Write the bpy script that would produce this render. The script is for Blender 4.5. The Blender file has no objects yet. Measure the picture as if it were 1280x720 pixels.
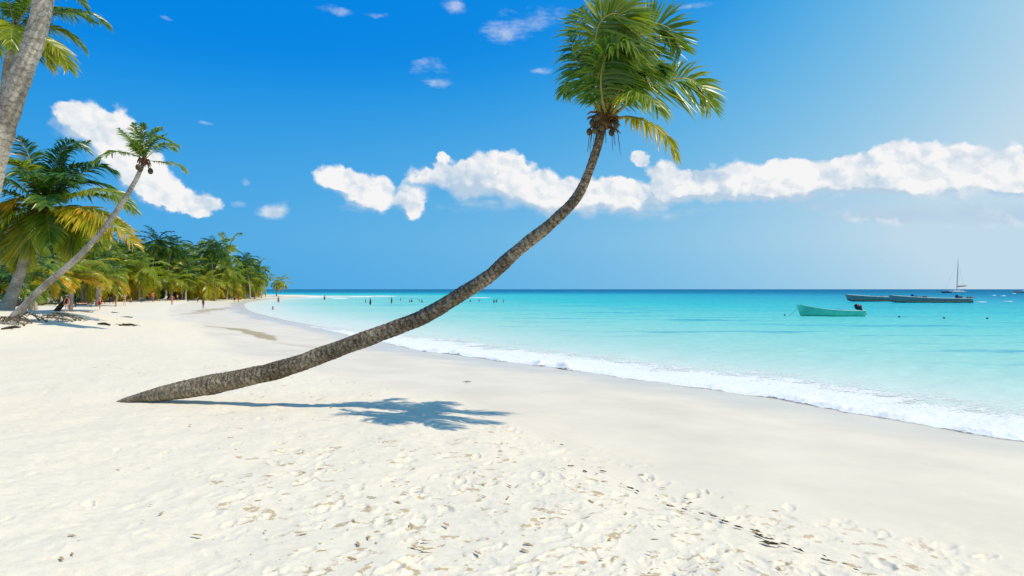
import bpy, bmesh, math, random
import numpy as np
from mathutils import Vector, Matrix, Quaternion

random.seed(7)
RNG = np.random.default_rng(11)
scn = bpy.context.scene
COL = scn.collection
F = 853.33          # focal length of the photo in its own pixels (24 mm on 36 mm)
HZ = 361.5          # horizon row
CAMZ = 3.0          # camera height above the sea
SUN = Vector((0.64, -0.22, 1.0)).normalized()


def P(px, py, d):
    """world point seen at photo pixel (px,py) at depth d"""
    return np.array(((px - 640) / F * d, d, CAMZ + (HZ - py) / F * d))


# ------------------------------------------------------------------ noise
def _hash(ix, iy, seed):
    h = (ix.astype(np.int64) * 374761393 + iy.astype(np.int64) * 668265263 + seed * 2147483647) & 0xFFFFFFFF
    h = ((h ^ (h >> 13)) * 1274126177) & 0xFFFFFFFF
    return ((h ^ (h >> 16)) & 0xFFFF) / 65535.0 * 2 * math.pi


def perlin(x, y, seed=0):
    x = np.asarray(x, float); y = np.asarray(y, float)
    ix = np.floor(x); iy = np.floor(y)
    fx = x - ix; fy = y - iy
    u = fx * fx * fx * (fx * (fx * 6 - 15) + 10); v = fy * fy * fy * (fy * (fy * 6 - 15) + 10)

    def g(dx, dy):
        a = _hash(ix + dx, iy + dy, seed)
        return np.cos(a) * (fx - dx) + np.sin(a) * (fy - dy)
    return ((g(0, 0) * (1 - u) + g(1, 0) * u) * (1 - v) + (g(0, 1) * (1 - u) + g(1, 1) * u) * v) * 1.5


def fbm(x, y, seed=0, octv=4, gain=0.5):
    s = 0; a = 1.0
    for k in range(octv):
        s = s + a * perlin(x * 2 ** k + 17.3 * k, y * 2 ** k - 9.1 * k, seed + k)
        a *= gain
    return s


def sstep(a, b, x):
    t = np.clip((x - a) / (b - a), 0, 1)
    return t * t * (3 - 2 * t)


# ------------------------------------------------------------------ object helpers
def tag(o, label=None, cat=None, group=None, kind=None):
    if label: o['label'] = label
    if cat: o['category'] = cat
    if group: o['group'] = group
    if kind: o['kind'] = kind
    return o


def empty(name, loc=(0, 0, 0), rz=0.0):
    o = bpy.data.objects.new(name, None)
    o.empty_display_size = 0.3
    o.location = [float(v) for v in loc]; o.rotation_euler = (0, 0, rz)
    COL.objects.link(o)
    return o


def mesh_obj(name, verts, faces, mat=None, parent=None, attrs=None, smooth=True):
    me = bpy.data.meshes.new(name)
    verts = np.asarray(verts, np.float32)
    if isinstance(faces, np.ndarray):
        nf, k = faces.shape
        me.vertices.add(len(verts)); me.vertices.foreach_set('co', verts.ravel())
        me.loops.add(nf * k); me.loops.foreach_set('vertex_index', faces.astype(np.int32).ravel())
        me.polygons.add(nf); me.polygons.foreach_set('loop_start', np.arange(0, nf * k, k, dtype=np.int32))
        me.update(calc_edges=True)
    else:
        me.from_pydata(verts.tolist(), [], [list(map(int, f)) for f in faces])
        me.update()
    if attrs:
        for n, a in attrs.items():
            at = me.attributes.new(n, 'FLOAT', 'POINT')
            at.data.foreach_set('value', np.asarray(a, np.float32).ravel())
    if smooth:
        me.polygons.foreach_set('use_smooth', np.ones(len(me.polygons), dtype=bool))
    if mat: me.materials.append(mat)
    o = bpy.data.objects.new(name, me)
    COL.objects.link(o)
    if parent is not None: o.parent = parent
    return o


class MB:
    """collects geometry for one mesh"""
    def __init__(s): s.v = []; s.f = []; s.a = {}; s.n = 0

    def add(s, v, f, **attrs):
        v = np.asarray(v, float)
        s.v.append(v)
        for q in f: s.f.append([int(i) + s.n for i in q])
        for k in attrs: s.a.setdefault(k, [])
        for k in s.a:
            val = attrs.get(k, 0.0)
            cur = sum(len(x) for x in s.a[k])
            if cur < s.n: s.a[k].append(np.zeros(s.n - cur))
            s.a[k].append(np.full(len(v), val) if np.isscalar(val) else np.asarray(val, float))
        s.n += len(v)

    def tube(s, pts, rad, n=8, cap=True, squash=1.0, **attrs):
        pts = np.asarray(pts, float); rad = np.broadcast_to(np.asarray(rad, float), (len(pts),))
        T = np.gradient(pts, axis=0); T /= np.linalg.norm(T, axis=1)[:, None] + 1e-9
        ref = np.array((0, 0, 1.0)) if abs(T[0][2]) < 0.9 else np.array((1.0, 0, 0))
        V = []
        N = np.cross(T[0], ref); N /= np.linalg.norm(N)
        for i in range(len(pts)):
            N = N - T[i] * (N @ T[i]); N /= np.linalg.norm(N)
            B = np.cross(T[i], N)
            for k in range(n):
                a = 2 * math.pi * k / n
                V.append(pts[i] + rad[i] * (math.cos(a) * N + squash * math.sin(a) * B))
        Fc = []
        for i in range(len(pts) - 1):
            for k in range(n):
                k2 = (k + 1) % n
                Fc.append((i * n + k, i * n + k2, (i + 1) * n + k2, (i + 1) * n + k))
        if cap:
            Fc.append(tuple(range(n - 1, -1, -1))); Fc.append(tuple((len(pts) - 1) * n + k for k in range(n)))
        s.add(V, Fc, **attrs)

    def box(s, c, size, rz=0.0, M=None, **attrs):
        x, y, z = [v / 2 for v in size]
        v = np.array([(a * x, b * y, e * z) for e in (-1, 1) for a, b in ((-1, -1), (1, -1), (1, 1), (-1, 1))])
        if M is not None: v = v @ np.array(M).T
        cr, sr = math.cos(rz), math.sin(rz)
        v = np.stack((v[:, 0] * cr - v[:, 1] * sr, v[:, 0] * sr + v[:, 1] * cr, v[:, 2]), 1) + np.asarray(c, float)
        s.add(v, [(3, 2, 1, 0), (4, 5, 6, 7), (0, 1, 5, 4), (1, 2, 6, 5), (2, 3, 7, 6), (3, 0, 4, 7)], **attrs)

    def ball(s, c, r, n=10, m=7, noise=0, **attrs):
        r = np.broadcast_to(np.asarray(r, float), (3,))
        V = [(0, 0, -1)]
        for i in range(1, m):
            t = -math.pi / 2 + math.pi * i / m
            for k in range(n):
                a = 2 * math.pi * k / n
                V.append((math.cos(t) * math.cos(a), math.cos(t) * math.sin(a), math.sin(t)))
        V.append((0, 0, 1))
        V = np.array(V)
        if noise: V = V * (1 + noise * RNG.uniform(-1, 1, (len(V), 1)))
        Fc = [(0, 1 + (k + 1) % n, 1 + k) for k in range(n)]
        for i in range(m - 2):
            for k in range(n):
                k2 = (k + 1) % n
                Fc.append((1 + i * n + k, 1 + i * n + k2, 1 + (i + 1) * n + k2, 1 + (i + 1) * n + k))
        L = len(V) - 1
        Fc += [(L, 1 + (m - 2) * n + k, 1 + (m - 2) * n + (k + 1) % n) for k in range(n)]
        s.add(V * r + np.asarray(c, float), Fc, **attrs)

    def build(s, name, mat, parent=None, smooth=True):
        for k in s.a:
            cur = sum(len(x) for x in s.a[k])
            if cur < s.n: s.a[k].append(np.zeros(s.n - cur))
        return mesh_obj(name, np.concatenate(s.v), s.f, mat, parent,
                        {k: np.concatenate(a) for k, a in s.a.items()}, smooth)


def copy_tree(o, parent=None):
    c = o.copy(); COL.objects.link(c)
    if parent is not None: c.parent = parent
    for ch in [x for x in bpy.data.objects if x.parent == o]:
        copy_tree(ch, c)
    return c


def catmull(pts, n):
    pts = np.asarray(pts, float)
    p = np.vstack((2 * pts[0] - pts[1], pts, 2 * pts[-1] - pts[-2]))
    out = []
    m = len(pts) - 1
    for u in np.linspace(0, m, n):
        i = min(int(u), m - 1); t = u - i
        a, b, c, d = p[i], p[i + 1], p[i + 2], p[i + 3]
        out.append(0.5 * (2 * b + (c - a) * t + (2 * a - 5 * b + 4 * c - d) * t * t + (3 * b - a - 3 * c + d) * t ** 3))
    return np.array(out)


# ------------------------------------------------------------------ materials
def new_mat(name):
    m = bpy.data.materials.new(name); m.use_nodes = True
    nt = m.node_tree; nt.nodes.clear()
    return m, nt


def N(nt, t, ins=None, **props):
    n = nt.nodes.new(t)
    for k, v in props.items(): setattr(n, k, v)
    for k, v in (ins or {}).items():
        if isinstance(v, bpy.types.NodeSocket): nt.links.new(v, n.inputs[k])
        else: n.inputs[k].default_value = v
    return n


def ramp(nt, fac, stops, interp='LINEAR'):
    r = N(nt, 'ShaderNodeValToRGB', {'Fac': fac})
    r.color_ramp.interpolation = interp
    e = r.color_ramp.elements
    while len(e) > 1: e.remove(e[-1])
    for i, (p, c) in enumerate(stops):
        x = e[0] if i == 0 else e.new(p)
        x.position = p
        x.color = (*c, 1) if len(c) == 3 else c
    return r.outputs['Color']


def g3(v): return (v, v, v)


def math_(nt, op, a, b=None, c=None, clamp=False):
    n = nt.nodes.new('ShaderNodeMath'); n.operation = op; n.use_clamp = clamp
    for i, v in enumerate((a, b, c)):
        if v is None: continue
        if isinstance(v, bpy.types.NodeSocket): nt.links.new(v, n.inputs[i])
        else: n.inputs[i].default_value = v
    return n.outputs[0]


def mixc(nt, f, a, b, blend='MIX'):
    n = nt.nodes.new('ShaderNodeMix'); n.data_type = 'RGBA'; n.blend_type = blend
    for i, v in ((0, f), (6, a), (7, b)):
        if isinstance(v, bpy.types.NodeSocket): nt.links.new(v, n.inputs[i])
        else: n.inputs[i].default_value = v if i == 0 else (*v, 1)
    return n.outputs[2]


def mrange(nt, v, a, b, c=0.0, d=1.0, smooth=True):
    n = N(nt, 'ShaderNodeMapRange', {'Value': v, 'From Min': a, 'From Max': b, 'To Min': c, 'To Max': d})
    n.interpolation_type = 'SMOOTHSTEP' if smooth else 'LINEAR'
    return n.outputs['Result']


def simple(name, col, rough=0.6, spec=0.3, noise=0.12, scale=8.0, bump=0.0):
    m, nt = new_mat(name)
    tc = N(nt, 'ShaderNodeTexCoord')
    nz = N(nt, 'ShaderNodeTexNoise', {'Vector': tc.outputs['Object'], 'Scale': scale, 'Detail': 5.0})
    k = mrange(nt, nz.outputs['Fac'], 0.3, 0.7, 1 - noise, 1 + noise)
    c = mixc(nt, 1.0, col, k, 'MULTIPLY')
    b = N(nt, 'ShaderNodeBsdfPrincipled', {'Base Color': c, 'Roughness': rough, 'Specular IOR Level': spec})
    if bump:
        bm = N(nt, 'ShaderNodeBump', {'Height': nz.outputs['Fac'], 'Strength': bump, 'Distance': 0.02})
        nt.links.new(bm.outputs[0], b.inputs['Normal'])
    o = N(nt, 'ShaderNodeOutputMaterial'); nt.links.new(b.outputs[0], o.inputs[0])
    return m


def attr(nt, name):
    return N(nt, 'ShaderNodeAttribute', attribute_name=name).outputs['Fac']


# ---- foliage: attribute tint 0 deep green .. 1 yellow-orange, stem 1 on the rachis
def foliage_mat():
    m, nt = new_mat('palm_leaf')
    t = attr(nt, 'tint'); st = attr(nt, 'stem')
    tc = N(nt, 'ShaderNodeTexCoord')
    nz = N(nt, 'ShaderNodeTexNoise', {'Vector': tc.outputs['Object'], 'Scale': 1.7, 'Detail': 3.0})
    t2 = math_(nt, 'ADD', t, math_(nt, 'MULTIPLY', math_(nt, 'SUBTRACT', nz.outputs['Fac'], 0.5), 0.25))
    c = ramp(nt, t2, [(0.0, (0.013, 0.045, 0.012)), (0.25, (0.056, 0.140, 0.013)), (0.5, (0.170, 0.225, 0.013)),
                      (0.75, (0.29, 0.29, 0.014)), (1.0, (0.55, 0.31, 0.022))])
    sc = ramp(nt, t, [(0.0, (0.11, 0.13, 0.025)), (0.3, (0.24, 0.22, 0.04)), (0.6, (0.36, 0.29, 0.05)), (1.0, (0.42, 0.26, 0.06))])
    c = mixc(nt, st, c, sc)
    b = N(nt, 'ShaderNodeBsdfPrincipled', {'Base Color': c, 'Roughness': 0.33, 'Specular IOR Level': 0.5})
    tr = N(nt, 'ShaderNodeBsdfTranslucent', {'Color': mixc(nt, 1.0, c, (1.9, 2.1, 1.0), 'MULTIPLY')})
    mx = N(nt, 'ShaderNodeMixShader', {'Fac': math_(nt, 'MULTIPLY', math_(nt, 'SUBTRACT', 1.0, st), 0.40)})
    nt.links.new(b.outputs[0], mx.inputs[1]); nt.links.new(tr.outputs[0], mx.inputs[2])
    o = N(nt, 'ShaderNodeOutputMaterial'); nt.links.new(mx.outputs[0], o.inputs[0])
    return m


def bark_mat(name, dark, mid, lite, ring=9.0):
    m, nt = new_mat(name)
    al = attr(nt, 'along')
    tc = N(nt, 'ShaderNodeTexCoord')
    nz = N(nt, 'ShaderNodeTexNoise', {'Vector': tc.outputs['Object'], 'Scale': 5.0, 'Detail': 7.0, 'Roughness': 0.65})
    n2 = N(nt, 'ShaderNodeTexNoise', {'Vector': tc.outputs['Object'], 'Scale': 22.0, 'Detail': 5.0, 'Roughness': 0.7})
    w = math_(nt, 'ADD', math_(nt, 'MULTIPLY', al, ring), math_(nt, 'MULTIPLY', nz.outputs['Fac'], 2.6))
    fr = math_(nt, 'FRACT', w)
    groove = mrange(nt, math_(nt, 'ABSOLUTE', math_(nt, 'SUBTRACT', fr, 0.5)), 0.30, 0.5)
    c = ramp(nt, n2.outputs['Fac'], [(0.36, dark), (0.5, mid), (0.66, lite)])
    c = mixc(nt, mrange(nt, nz.outputs['Fac'], 0.52, 0.62, 0, 0.7), c, lite)
    c = mixc(nt, math_(nt, 'MULTIPLY', groove, mrange(nt, nz.outputs['Fac'], .35, .65, .35, .95)), c, dark)
    n4 = N(nt, 'ShaderNodeTexNoise', {'Vector': tc.outputs['Object'], 'Scale': 1.3, 'Detail': 4.0, 'Roughness': 0.6})
    c = mixc(nt, 1.0, c, mrange(nt, n4.outputs['Fac'], .35, .65, .62, 1.3), 'MULTIPLY')
    n6 = N(nt, 'ShaderNodeTexNoise', {'Vector': tc.outputs['Object'], 'Scale': 3.2, 'Detail': 8.0, 'Roughness': 0.75})
    c = mixc(nt, mrange(nt, n6.outputs['Fac'], .57, .63, 0, .55), c, lite)      # lichen
    c = mixc(nt, math_(nt, 'MULTIPLY', mrange(nt, al, .3, 3.2, .55, 0), mrange(nt, n2.outputs['Fac'], .35, .6, .3, 1)), c, tuple(.9 * v for v in lite))   # weathered foot
    h = math_(nt, 'SUBTRACT', n2.outputs['Fac'], math_(nt, 'MULTIPLY', groove, 0.8))
    bp = N(nt, 'ShaderNodeBump', {'Height': h, 'Strength': 0.6, 'Distance': 0.02})
    b = N(nt, 'ShaderNodeBsdfPrincipled', {'Base Color': c, 'Roughness': 0.9, 'Specular IOR Level': 0.15, 'Normal': bp.outputs[0]})
    o = N(nt, 'ShaderNodeOutputMaterial'); nt.links.new(b.outputs[0], o.inputs[0])
    return m


def sand_mat():
    m, nt = new_mat('sand')
    wet = attr(nt, 'wet'); st = attr(nt, 'streak'); fl = attr(nt, 'print_shade')
    g = N(nt, 'ShaderNodeNewGeometry').outputs['Position']
    n1 = N(nt, 'ShaderNodeTexNoise', {'Vector': g, 'Scale': 0.5, 'Detail': 6.0, 'Roughness': 0.6}).outputs['Fac']
    n2 = N(nt, 'ShaderNodeTexNoise', {'Vector': g, 'Scale': 9.0, 'Detail': 8.0, 'Roughness': 0.7}).outputs['Fac']
    n3 = N(nt, 'ShaderNodeTexNoise', {'Vector': g, 'Scale': 60.0, 'Detail': 4.0, 'Roughness': 0.8}).outputs['Fac']
    dry = ramp(nt, n2, [(0.30, (0.69, 0.605, 0.46)), (0.5, (0.785, 0.69, 0.525)), (0.75, (0.81, 0.725, 0.565))])
    # shade of the footprints painted into the sand colour as tan patches
    n5 = N(nt, 'ShaderNodeTexNoise', {'Vector': g, 'Scale': 7.0, 'Detail': 4.0, 'Roughness': 0.6}).outputs['Fac']
    lump = math_(nt, 'MULTIPLY', mrange(nt, n5, 0.56, 0.60), mrange(nt, fl, .25, .6))
    dry = mixc(nt, math_(nt, 'MULTIPLY', lump, 0.8), dry, (0.46, 0.33, 0.165))
    grain = mrange(nt, n3, 0.25, 0.75, 0.9, 1.06)
    dry = mixc(nt, 1.0, dry, grain, 'MULTIPLY')
    wetc = ramp(nt, n1, [(0.3, (0.68, 0.585, 0.445)), (0.6, (0.775, 0.67, 0.51)), (0.8, (0.81, 0.715, 0.555))])
    c = mixc(nt, wet, dry, wetc)
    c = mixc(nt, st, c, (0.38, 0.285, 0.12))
    bn = math_(nt, 'ADD', math_(nt, 'MULTIPLY', n2, 1.0), math_(nt, 'MULTIPLY', n3, 0.3))
    bp = N(nt, 'ShaderNodeBump', {'Height': bn, 'Distance': 0.03,
                                  'Strength': math_(nt, 'MULTIPLY', math_(nt, 'SUBTRACT', 1.0, wet), 0.22)})
    ro = math_(nt, 'SUBTRACT', 0.92, math_(nt, 'MULTIPLY', wet, 0.38))
    sw = attr(nt, 'swash')
    c = mixc(nt, math_(nt, 'MULTIPLY', sw, .35), c, (0.55, 0.50, 0.41))
    ro = math_(nt, 'SUBTRACT', ro, math_(nt, 'MULTIPLY', sw, 0.22))
    b = N(nt, 'ShaderNodeBsdfPrincipled', {'Base Color': c, 'Roughness': ro, 'Specular IOR Level': math_(nt, 'MULTIPLY_ADD', sw, .14, .16), 'Normal': bp.outputs[0]})
    o = N(nt, 'ShaderNodeOutputMaterial'); nt.links.new(b.outputs[0], o.inputs[0])
    return m


def water_mat():
    m, nt = new_mat('sea_water')
    off = attr(nt, 'offshore')                       # metres out from the waterline
    g = N(nt, 'ShaderNodeNewGeometry').outputs['Position']
    mp = N(nt, 'ShaderNodeMapping', {'Vector': g, 'Scale': (0.012, 0.05, 1.0)})
    n1 = N(nt, 'ShaderNodeTexNoise', {'Vector': mp.outputs[0], 'Scale': 1.0, 'Detail': 6.0, 'Roughness': 0.6}).outputs['Fac']
    mp2 = N(nt, 'ShaderNodeMapping', {'Vector': g, 'Scale': (0.05, 0.28, 1.0), 'Rotation': (0, 0, 0.12)})
    n2 = N(nt, 'ShaderNodeTexNoise', {'Vector': mp2.outputs[0], 'Scale': 1.0, 'Detail': 5.0, 'Roughness': 0.6}).outputs['Fac']
    l = math_(nt, 'LOGARITHM', math_(nt, 'MAXIMUM', off, 0.3), 10.0)          # 0.3 m..10 km  ->  -0.5..4
    l = math_(nt, 'ADD', l, math_(nt, 'MULTIPLY', math_(nt, 'SUBTRACT', n1, 0.5), 0.30))
    t = mrange(nt, l, -0.5, 4.0, smooth=False)
    def q(mx): return (math.log10(mx) + 0.5) / 4.5
    c = ramp(nt, t, [(q(0.5), (0.68, 0.67, 0.58)), (q(1.6), (0.66, 0.68, 0.585)), (q(5), (0.56, 0.655, 0.565)), (q(14), (0.32, 0.58, 0.50)), (q(34), (0.15, 0.53, 0.48)),
                     (q(75), (0.022, 0.45, 0.455)), (q(150), (0.003, 0.34, 0.42)), (q(260), (0.002, 0.22, 0.355)),
                     (q(520), (0.001, 0.15, 0.275)), (q(2500), (0.001, 0.11, 0.23))])
    # seagrass patches: long and dark, out past the shallows
    sg = math_(nt, 'MULTIPLY', mrange(nt, n2, 0.54, 0.66), mrange(nt, off, 9.0, 26.0))
    c = mixc(nt, math_(nt, 'MULTIPLY', sg, 0.8), c, (0.012, 0.30, 0.42))
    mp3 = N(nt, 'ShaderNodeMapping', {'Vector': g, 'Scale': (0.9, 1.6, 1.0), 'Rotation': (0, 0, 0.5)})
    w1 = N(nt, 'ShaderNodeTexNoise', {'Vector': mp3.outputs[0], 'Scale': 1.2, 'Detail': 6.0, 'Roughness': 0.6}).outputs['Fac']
    w2 = N(nt, 'ShaderNodeTexNoise', {'Vector': g, 'Scale': 0.22, 'Detail': 3.0}).outputs['Fac']
    hh = math_(nt, 'ADD', math_(nt, 'MULTIPLY', w1, 0.12), math_(nt, 'MULTIPLY', w2, 0.35))
    bp = N(nt, 'ShaderNodeBump', {'Height': hh, 'Strength': 0.5, 'Distance': 1.0})
    # ripple-focused light painted into the water colour as pale nets
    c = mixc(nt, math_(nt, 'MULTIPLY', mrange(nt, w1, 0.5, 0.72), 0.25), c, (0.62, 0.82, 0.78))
    df = N(nt, 'ShaderNodeBsdfDiffuse', {'Color': c, 'Normal': bp.outputs[0]})
    gl = N(nt, 'ShaderNodeBsdfGlossy', {'Color': (1, 1, 1, 1), 'Roughness': 0.14, 'Normal': bp.outputs[0]})
    lw = N(nt, 'ShaderNodeFresnel', {'IOR': 1.33, 'Normal': bp.outputs[0]})
    fr = math_(nt, 'MULTIPLY', mrange(nt, off, 50, 400, 1.0, .10), math_(nt, 'MINIMUM', math_(nt, 'MULTIPLY', lw.outputs[0], 0.5), 0.11))
    mx = N(nt, 'ShaderNodeMixShader', {'Fac': fr}); nt.links.new(df.outputs[0], mx.inputs[1]); nt.links.new(gl.outputs[0], mx.inputs[2])
    tr = N(nt, 'ShaderNodeBsdfTransparent')
    al = mrange(nt, off, -0.1, 0.55, 0.12, 1.0)
    m2 = N(nt, 'ShaderNodeMixShader', {'Fac': al}); nt.links.new(tr.outputs[0], m2.inputs[1]); nt.links.new(mx.outputs[0], m2.inputs[2])
    o = N(nt, 'ShaderNodeOutputMaterial'); nt.links.new(m2.outputs[0], o.inputs[0])
    return m


def foam_mat():
    m, nt = new_mat('sea_foam')
    de = attr(nt, 'dense')
    g = N(nt, 'ShaderNodeNewGeometry').outputs['Position']
    n1 = N(nt, 'ShaderNodeTexNoise', {'Vector': g, 'Scale': 1.3, 'Detail': 7.0, 'Roughness': 0.68, 'Distortion': 0.6}).outputs['Fac']
    vo = N(nt, 'ShaderNodeTexVoronoi', {'Vector': g, 'Scale': 9.0}, feature='F1').outputs['Distance']
    a = math_(nt, 'ADD', math_(nt, 'MULTIPLY', de, 1.0), math_(nt, 'ADD', math_(nt, 'MULTIPLY', math_(nt, 'SUBTRACT', n1, 0.5), 1.9), math_(nt, 'MULTIPLY', math_(nt, 'SUBTRACT', vo, .42), .55)))
    al = mrange(nt, a, 0.12, math_(nt, 'SUBTRACT', 1.05, math_(nt, 'MULTIPLY', de, .45)))
    n3 = N(nt, 'ShaderNodeTexNoise', {'Vector': g, 'Scale': 26.0, 'Detail': 5.0, 'Roughness': 0.7}).outputs['Fac']
    h = math_(nt, 'ADD', n3, math_(nt, 'MULTIPLY', vo, -0.8))
    bp = N(nt, 'ShaderNodeBump', {'Height': h, 'Strength': 0.6, 'Distance': 0.03})
    b = N(nt, 'ShaderNodeBsdfPrincipled', {'Base Color': (0.80, 0.79, 0.735, 1), 'Roughness': 0.7, 'Specular IOR Level': 0.2, 'Normal': bp.outputs[0]})
    tr = N(nt, 'ShaderNodeBsdfTransparent')
    mx = N(nt, 'ShaderNodeMixShader', {'Fac': al}); nt.links.new(tr.outputs[0], mx.inputs[1]); nt.links.new(b.outputs[0], mx.inputs[2])
    o = N(nt, 'ShaderNodeOutputMaterial'); nt.links.new(mx.outputs[0], o.inputs[0])
    return m


M_LEAF = foliage_mat()
M_BARK = bark_mat('palm_bark_brown', (0.055, 0.040, 0.025), (0.190, 0.145, 0.095), (0.37, 0.305, 0.215), 8.0)
M_BARKG = bark_mat('palm_bark_grey', (0.23, 0.195, 0.155), (0.37, 0.325, 0.265), (0.46, 0.41, 0.34), 6.5)
M_HUSK = simple('coconut_husk', (0.14, 0.075, 0.03), 0.8, 0.2, 0.45, 9, 0.6)
M_NUT = simple('young_coconut', (0.075, 0.055, 0.02), 0.5, 0.4, 0.3, 6)
M_SAND = sand_mat(); M_SEA = water_mat(); M_FOAM = foam_mat()

# ------------------------------------------------------------------ terrain
SHORE = np.array([(120, -120), (60, -40), (34, -8), (20, 4.5), (13, 10.8), (10.3, 13.7), (8.7, 16.1), (6.2, 20.2), (1.8, 26), (-2.9, 31.4),
                  (-6.2, 36.8), (-12.5, 49), (-20, 62), (-26.5, 74), (-36, 93), (-47, 119), (-58, 148), (-66, 176), (-72, 202), (-74.5, 225),
                  (-74, 252), (-73, 275), (-79, 290), (-98, 305), (-150, 325), (-400, 390), (-1500, 600), (-9000, 1500)], float)
_n = []
for a, b in zip(range(len(SHORE) - 1), range(1, len(SHORE))): pass
SH = catmull(SHORE, (len(SHORE) - 1) * 4 + 1)


def shore_sd(x, y):
    """signed distance to the waterline, + inland, - out to sea"""
    x = np.asarray(x, float).ravel(); y = np.asarray(y, float).ravel()
    out = np.empty_like(x)
    A = SH[:-1]; D = SH[1:] - SH[:-1]; L2 = (D ** 2).sum(1)
    for i in range(0, len(x), 40000):
        px = x[i:i + 40000, None] - A[None, :, 0]; py = y[i:i + 40000, None] - A[None, :, 1]
        t = np.clip((px * D[:, 0] + py * D[:, 1]) / L2, 0, 1)
        ex = px - t * D[:, 0]; ey = py - t * D[:, 1]
        d2 = ex * ex + ey * ey
        k = d2.argmin(1); r = np.arange(len(k))
        cr = D[k, 0] * py[r, k] - D[k, 1] * px[r, k]
        out[i:i + 40000] = np.sqrt(d2[r, k]) * np.where(cr >= 0, 1, -1)
    return out


def terrain(x, y, sd=None):
    x = np.asarray(x, float).ravel(); y = np.asarray(y, float).ravel()
    if sd is None: sd = shore_sd(x, y)
    w = sd + 0.9 * perlin(x * 0.11, y * 0.11, 3) * np.clip(sd / 6, 0, 1)
    z = np.where(w < 0, np.maximum(w * 0.075, -4 - 0 * w), 0.06 * w)
    z = np.where(w > 9, 0.54 + 0.10 * sstep(9, 11.5, w) + np.minimum(0.006 * (w - 9), 0.5), z)
    z = z + 1.28 * np.exp(-((x + 30) ** 2 + (y - 36) ** 2) / 98.0)
    z = z + np.clip(sd - 9, 0, 6) / 6 * 0.10 * fbm(x * 0.12, y * 0.12, 21, 3)
    return z


def Tz(x, y): return float(terrain([x], [y])[0])


def ground(px, py):
    """terrain point seen at that photo pixel"""
    d = F * 2.3 / (py - HZ)
    for _ in range(40):
        x = (px - 640) / F * d
        z = max(Tz(x, d), 0.0)
        d = 0.6 * d + 0.4 * F * (CAMZ - z) / (py - HZ)
    x = (px - 640) / F * d
    return np.array((x, d, max(Tz(x, d), 0.0)))


def polar_grid(th, r):
    TH, R = np.meshgrid(th, r)
    x = (np.sin(TH) * R).ravel(); y = (np.cos(TH) * R).ravel()
    nr, nt_ = len(r), len(th)
    i = np.arange(nr - 1)[:, None] * nt_; j = np.arange(nt_)[None, :]
    j2 = (j + 1) % nt_
    q = np.stack((i + j, i + j2, i + nt_ + j2, i + nt_ + j), -1).reshape(-1, 4)
    return x, y, q[:, ::-1]


def radii(r0, r1, k, cap=1e9):
    r = [r0]
    while r[-1] < r1: r.append(r[-1] + min(max(r[-1] ** 2 / k, 0.004), cap))
    return np.array(r)


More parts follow.
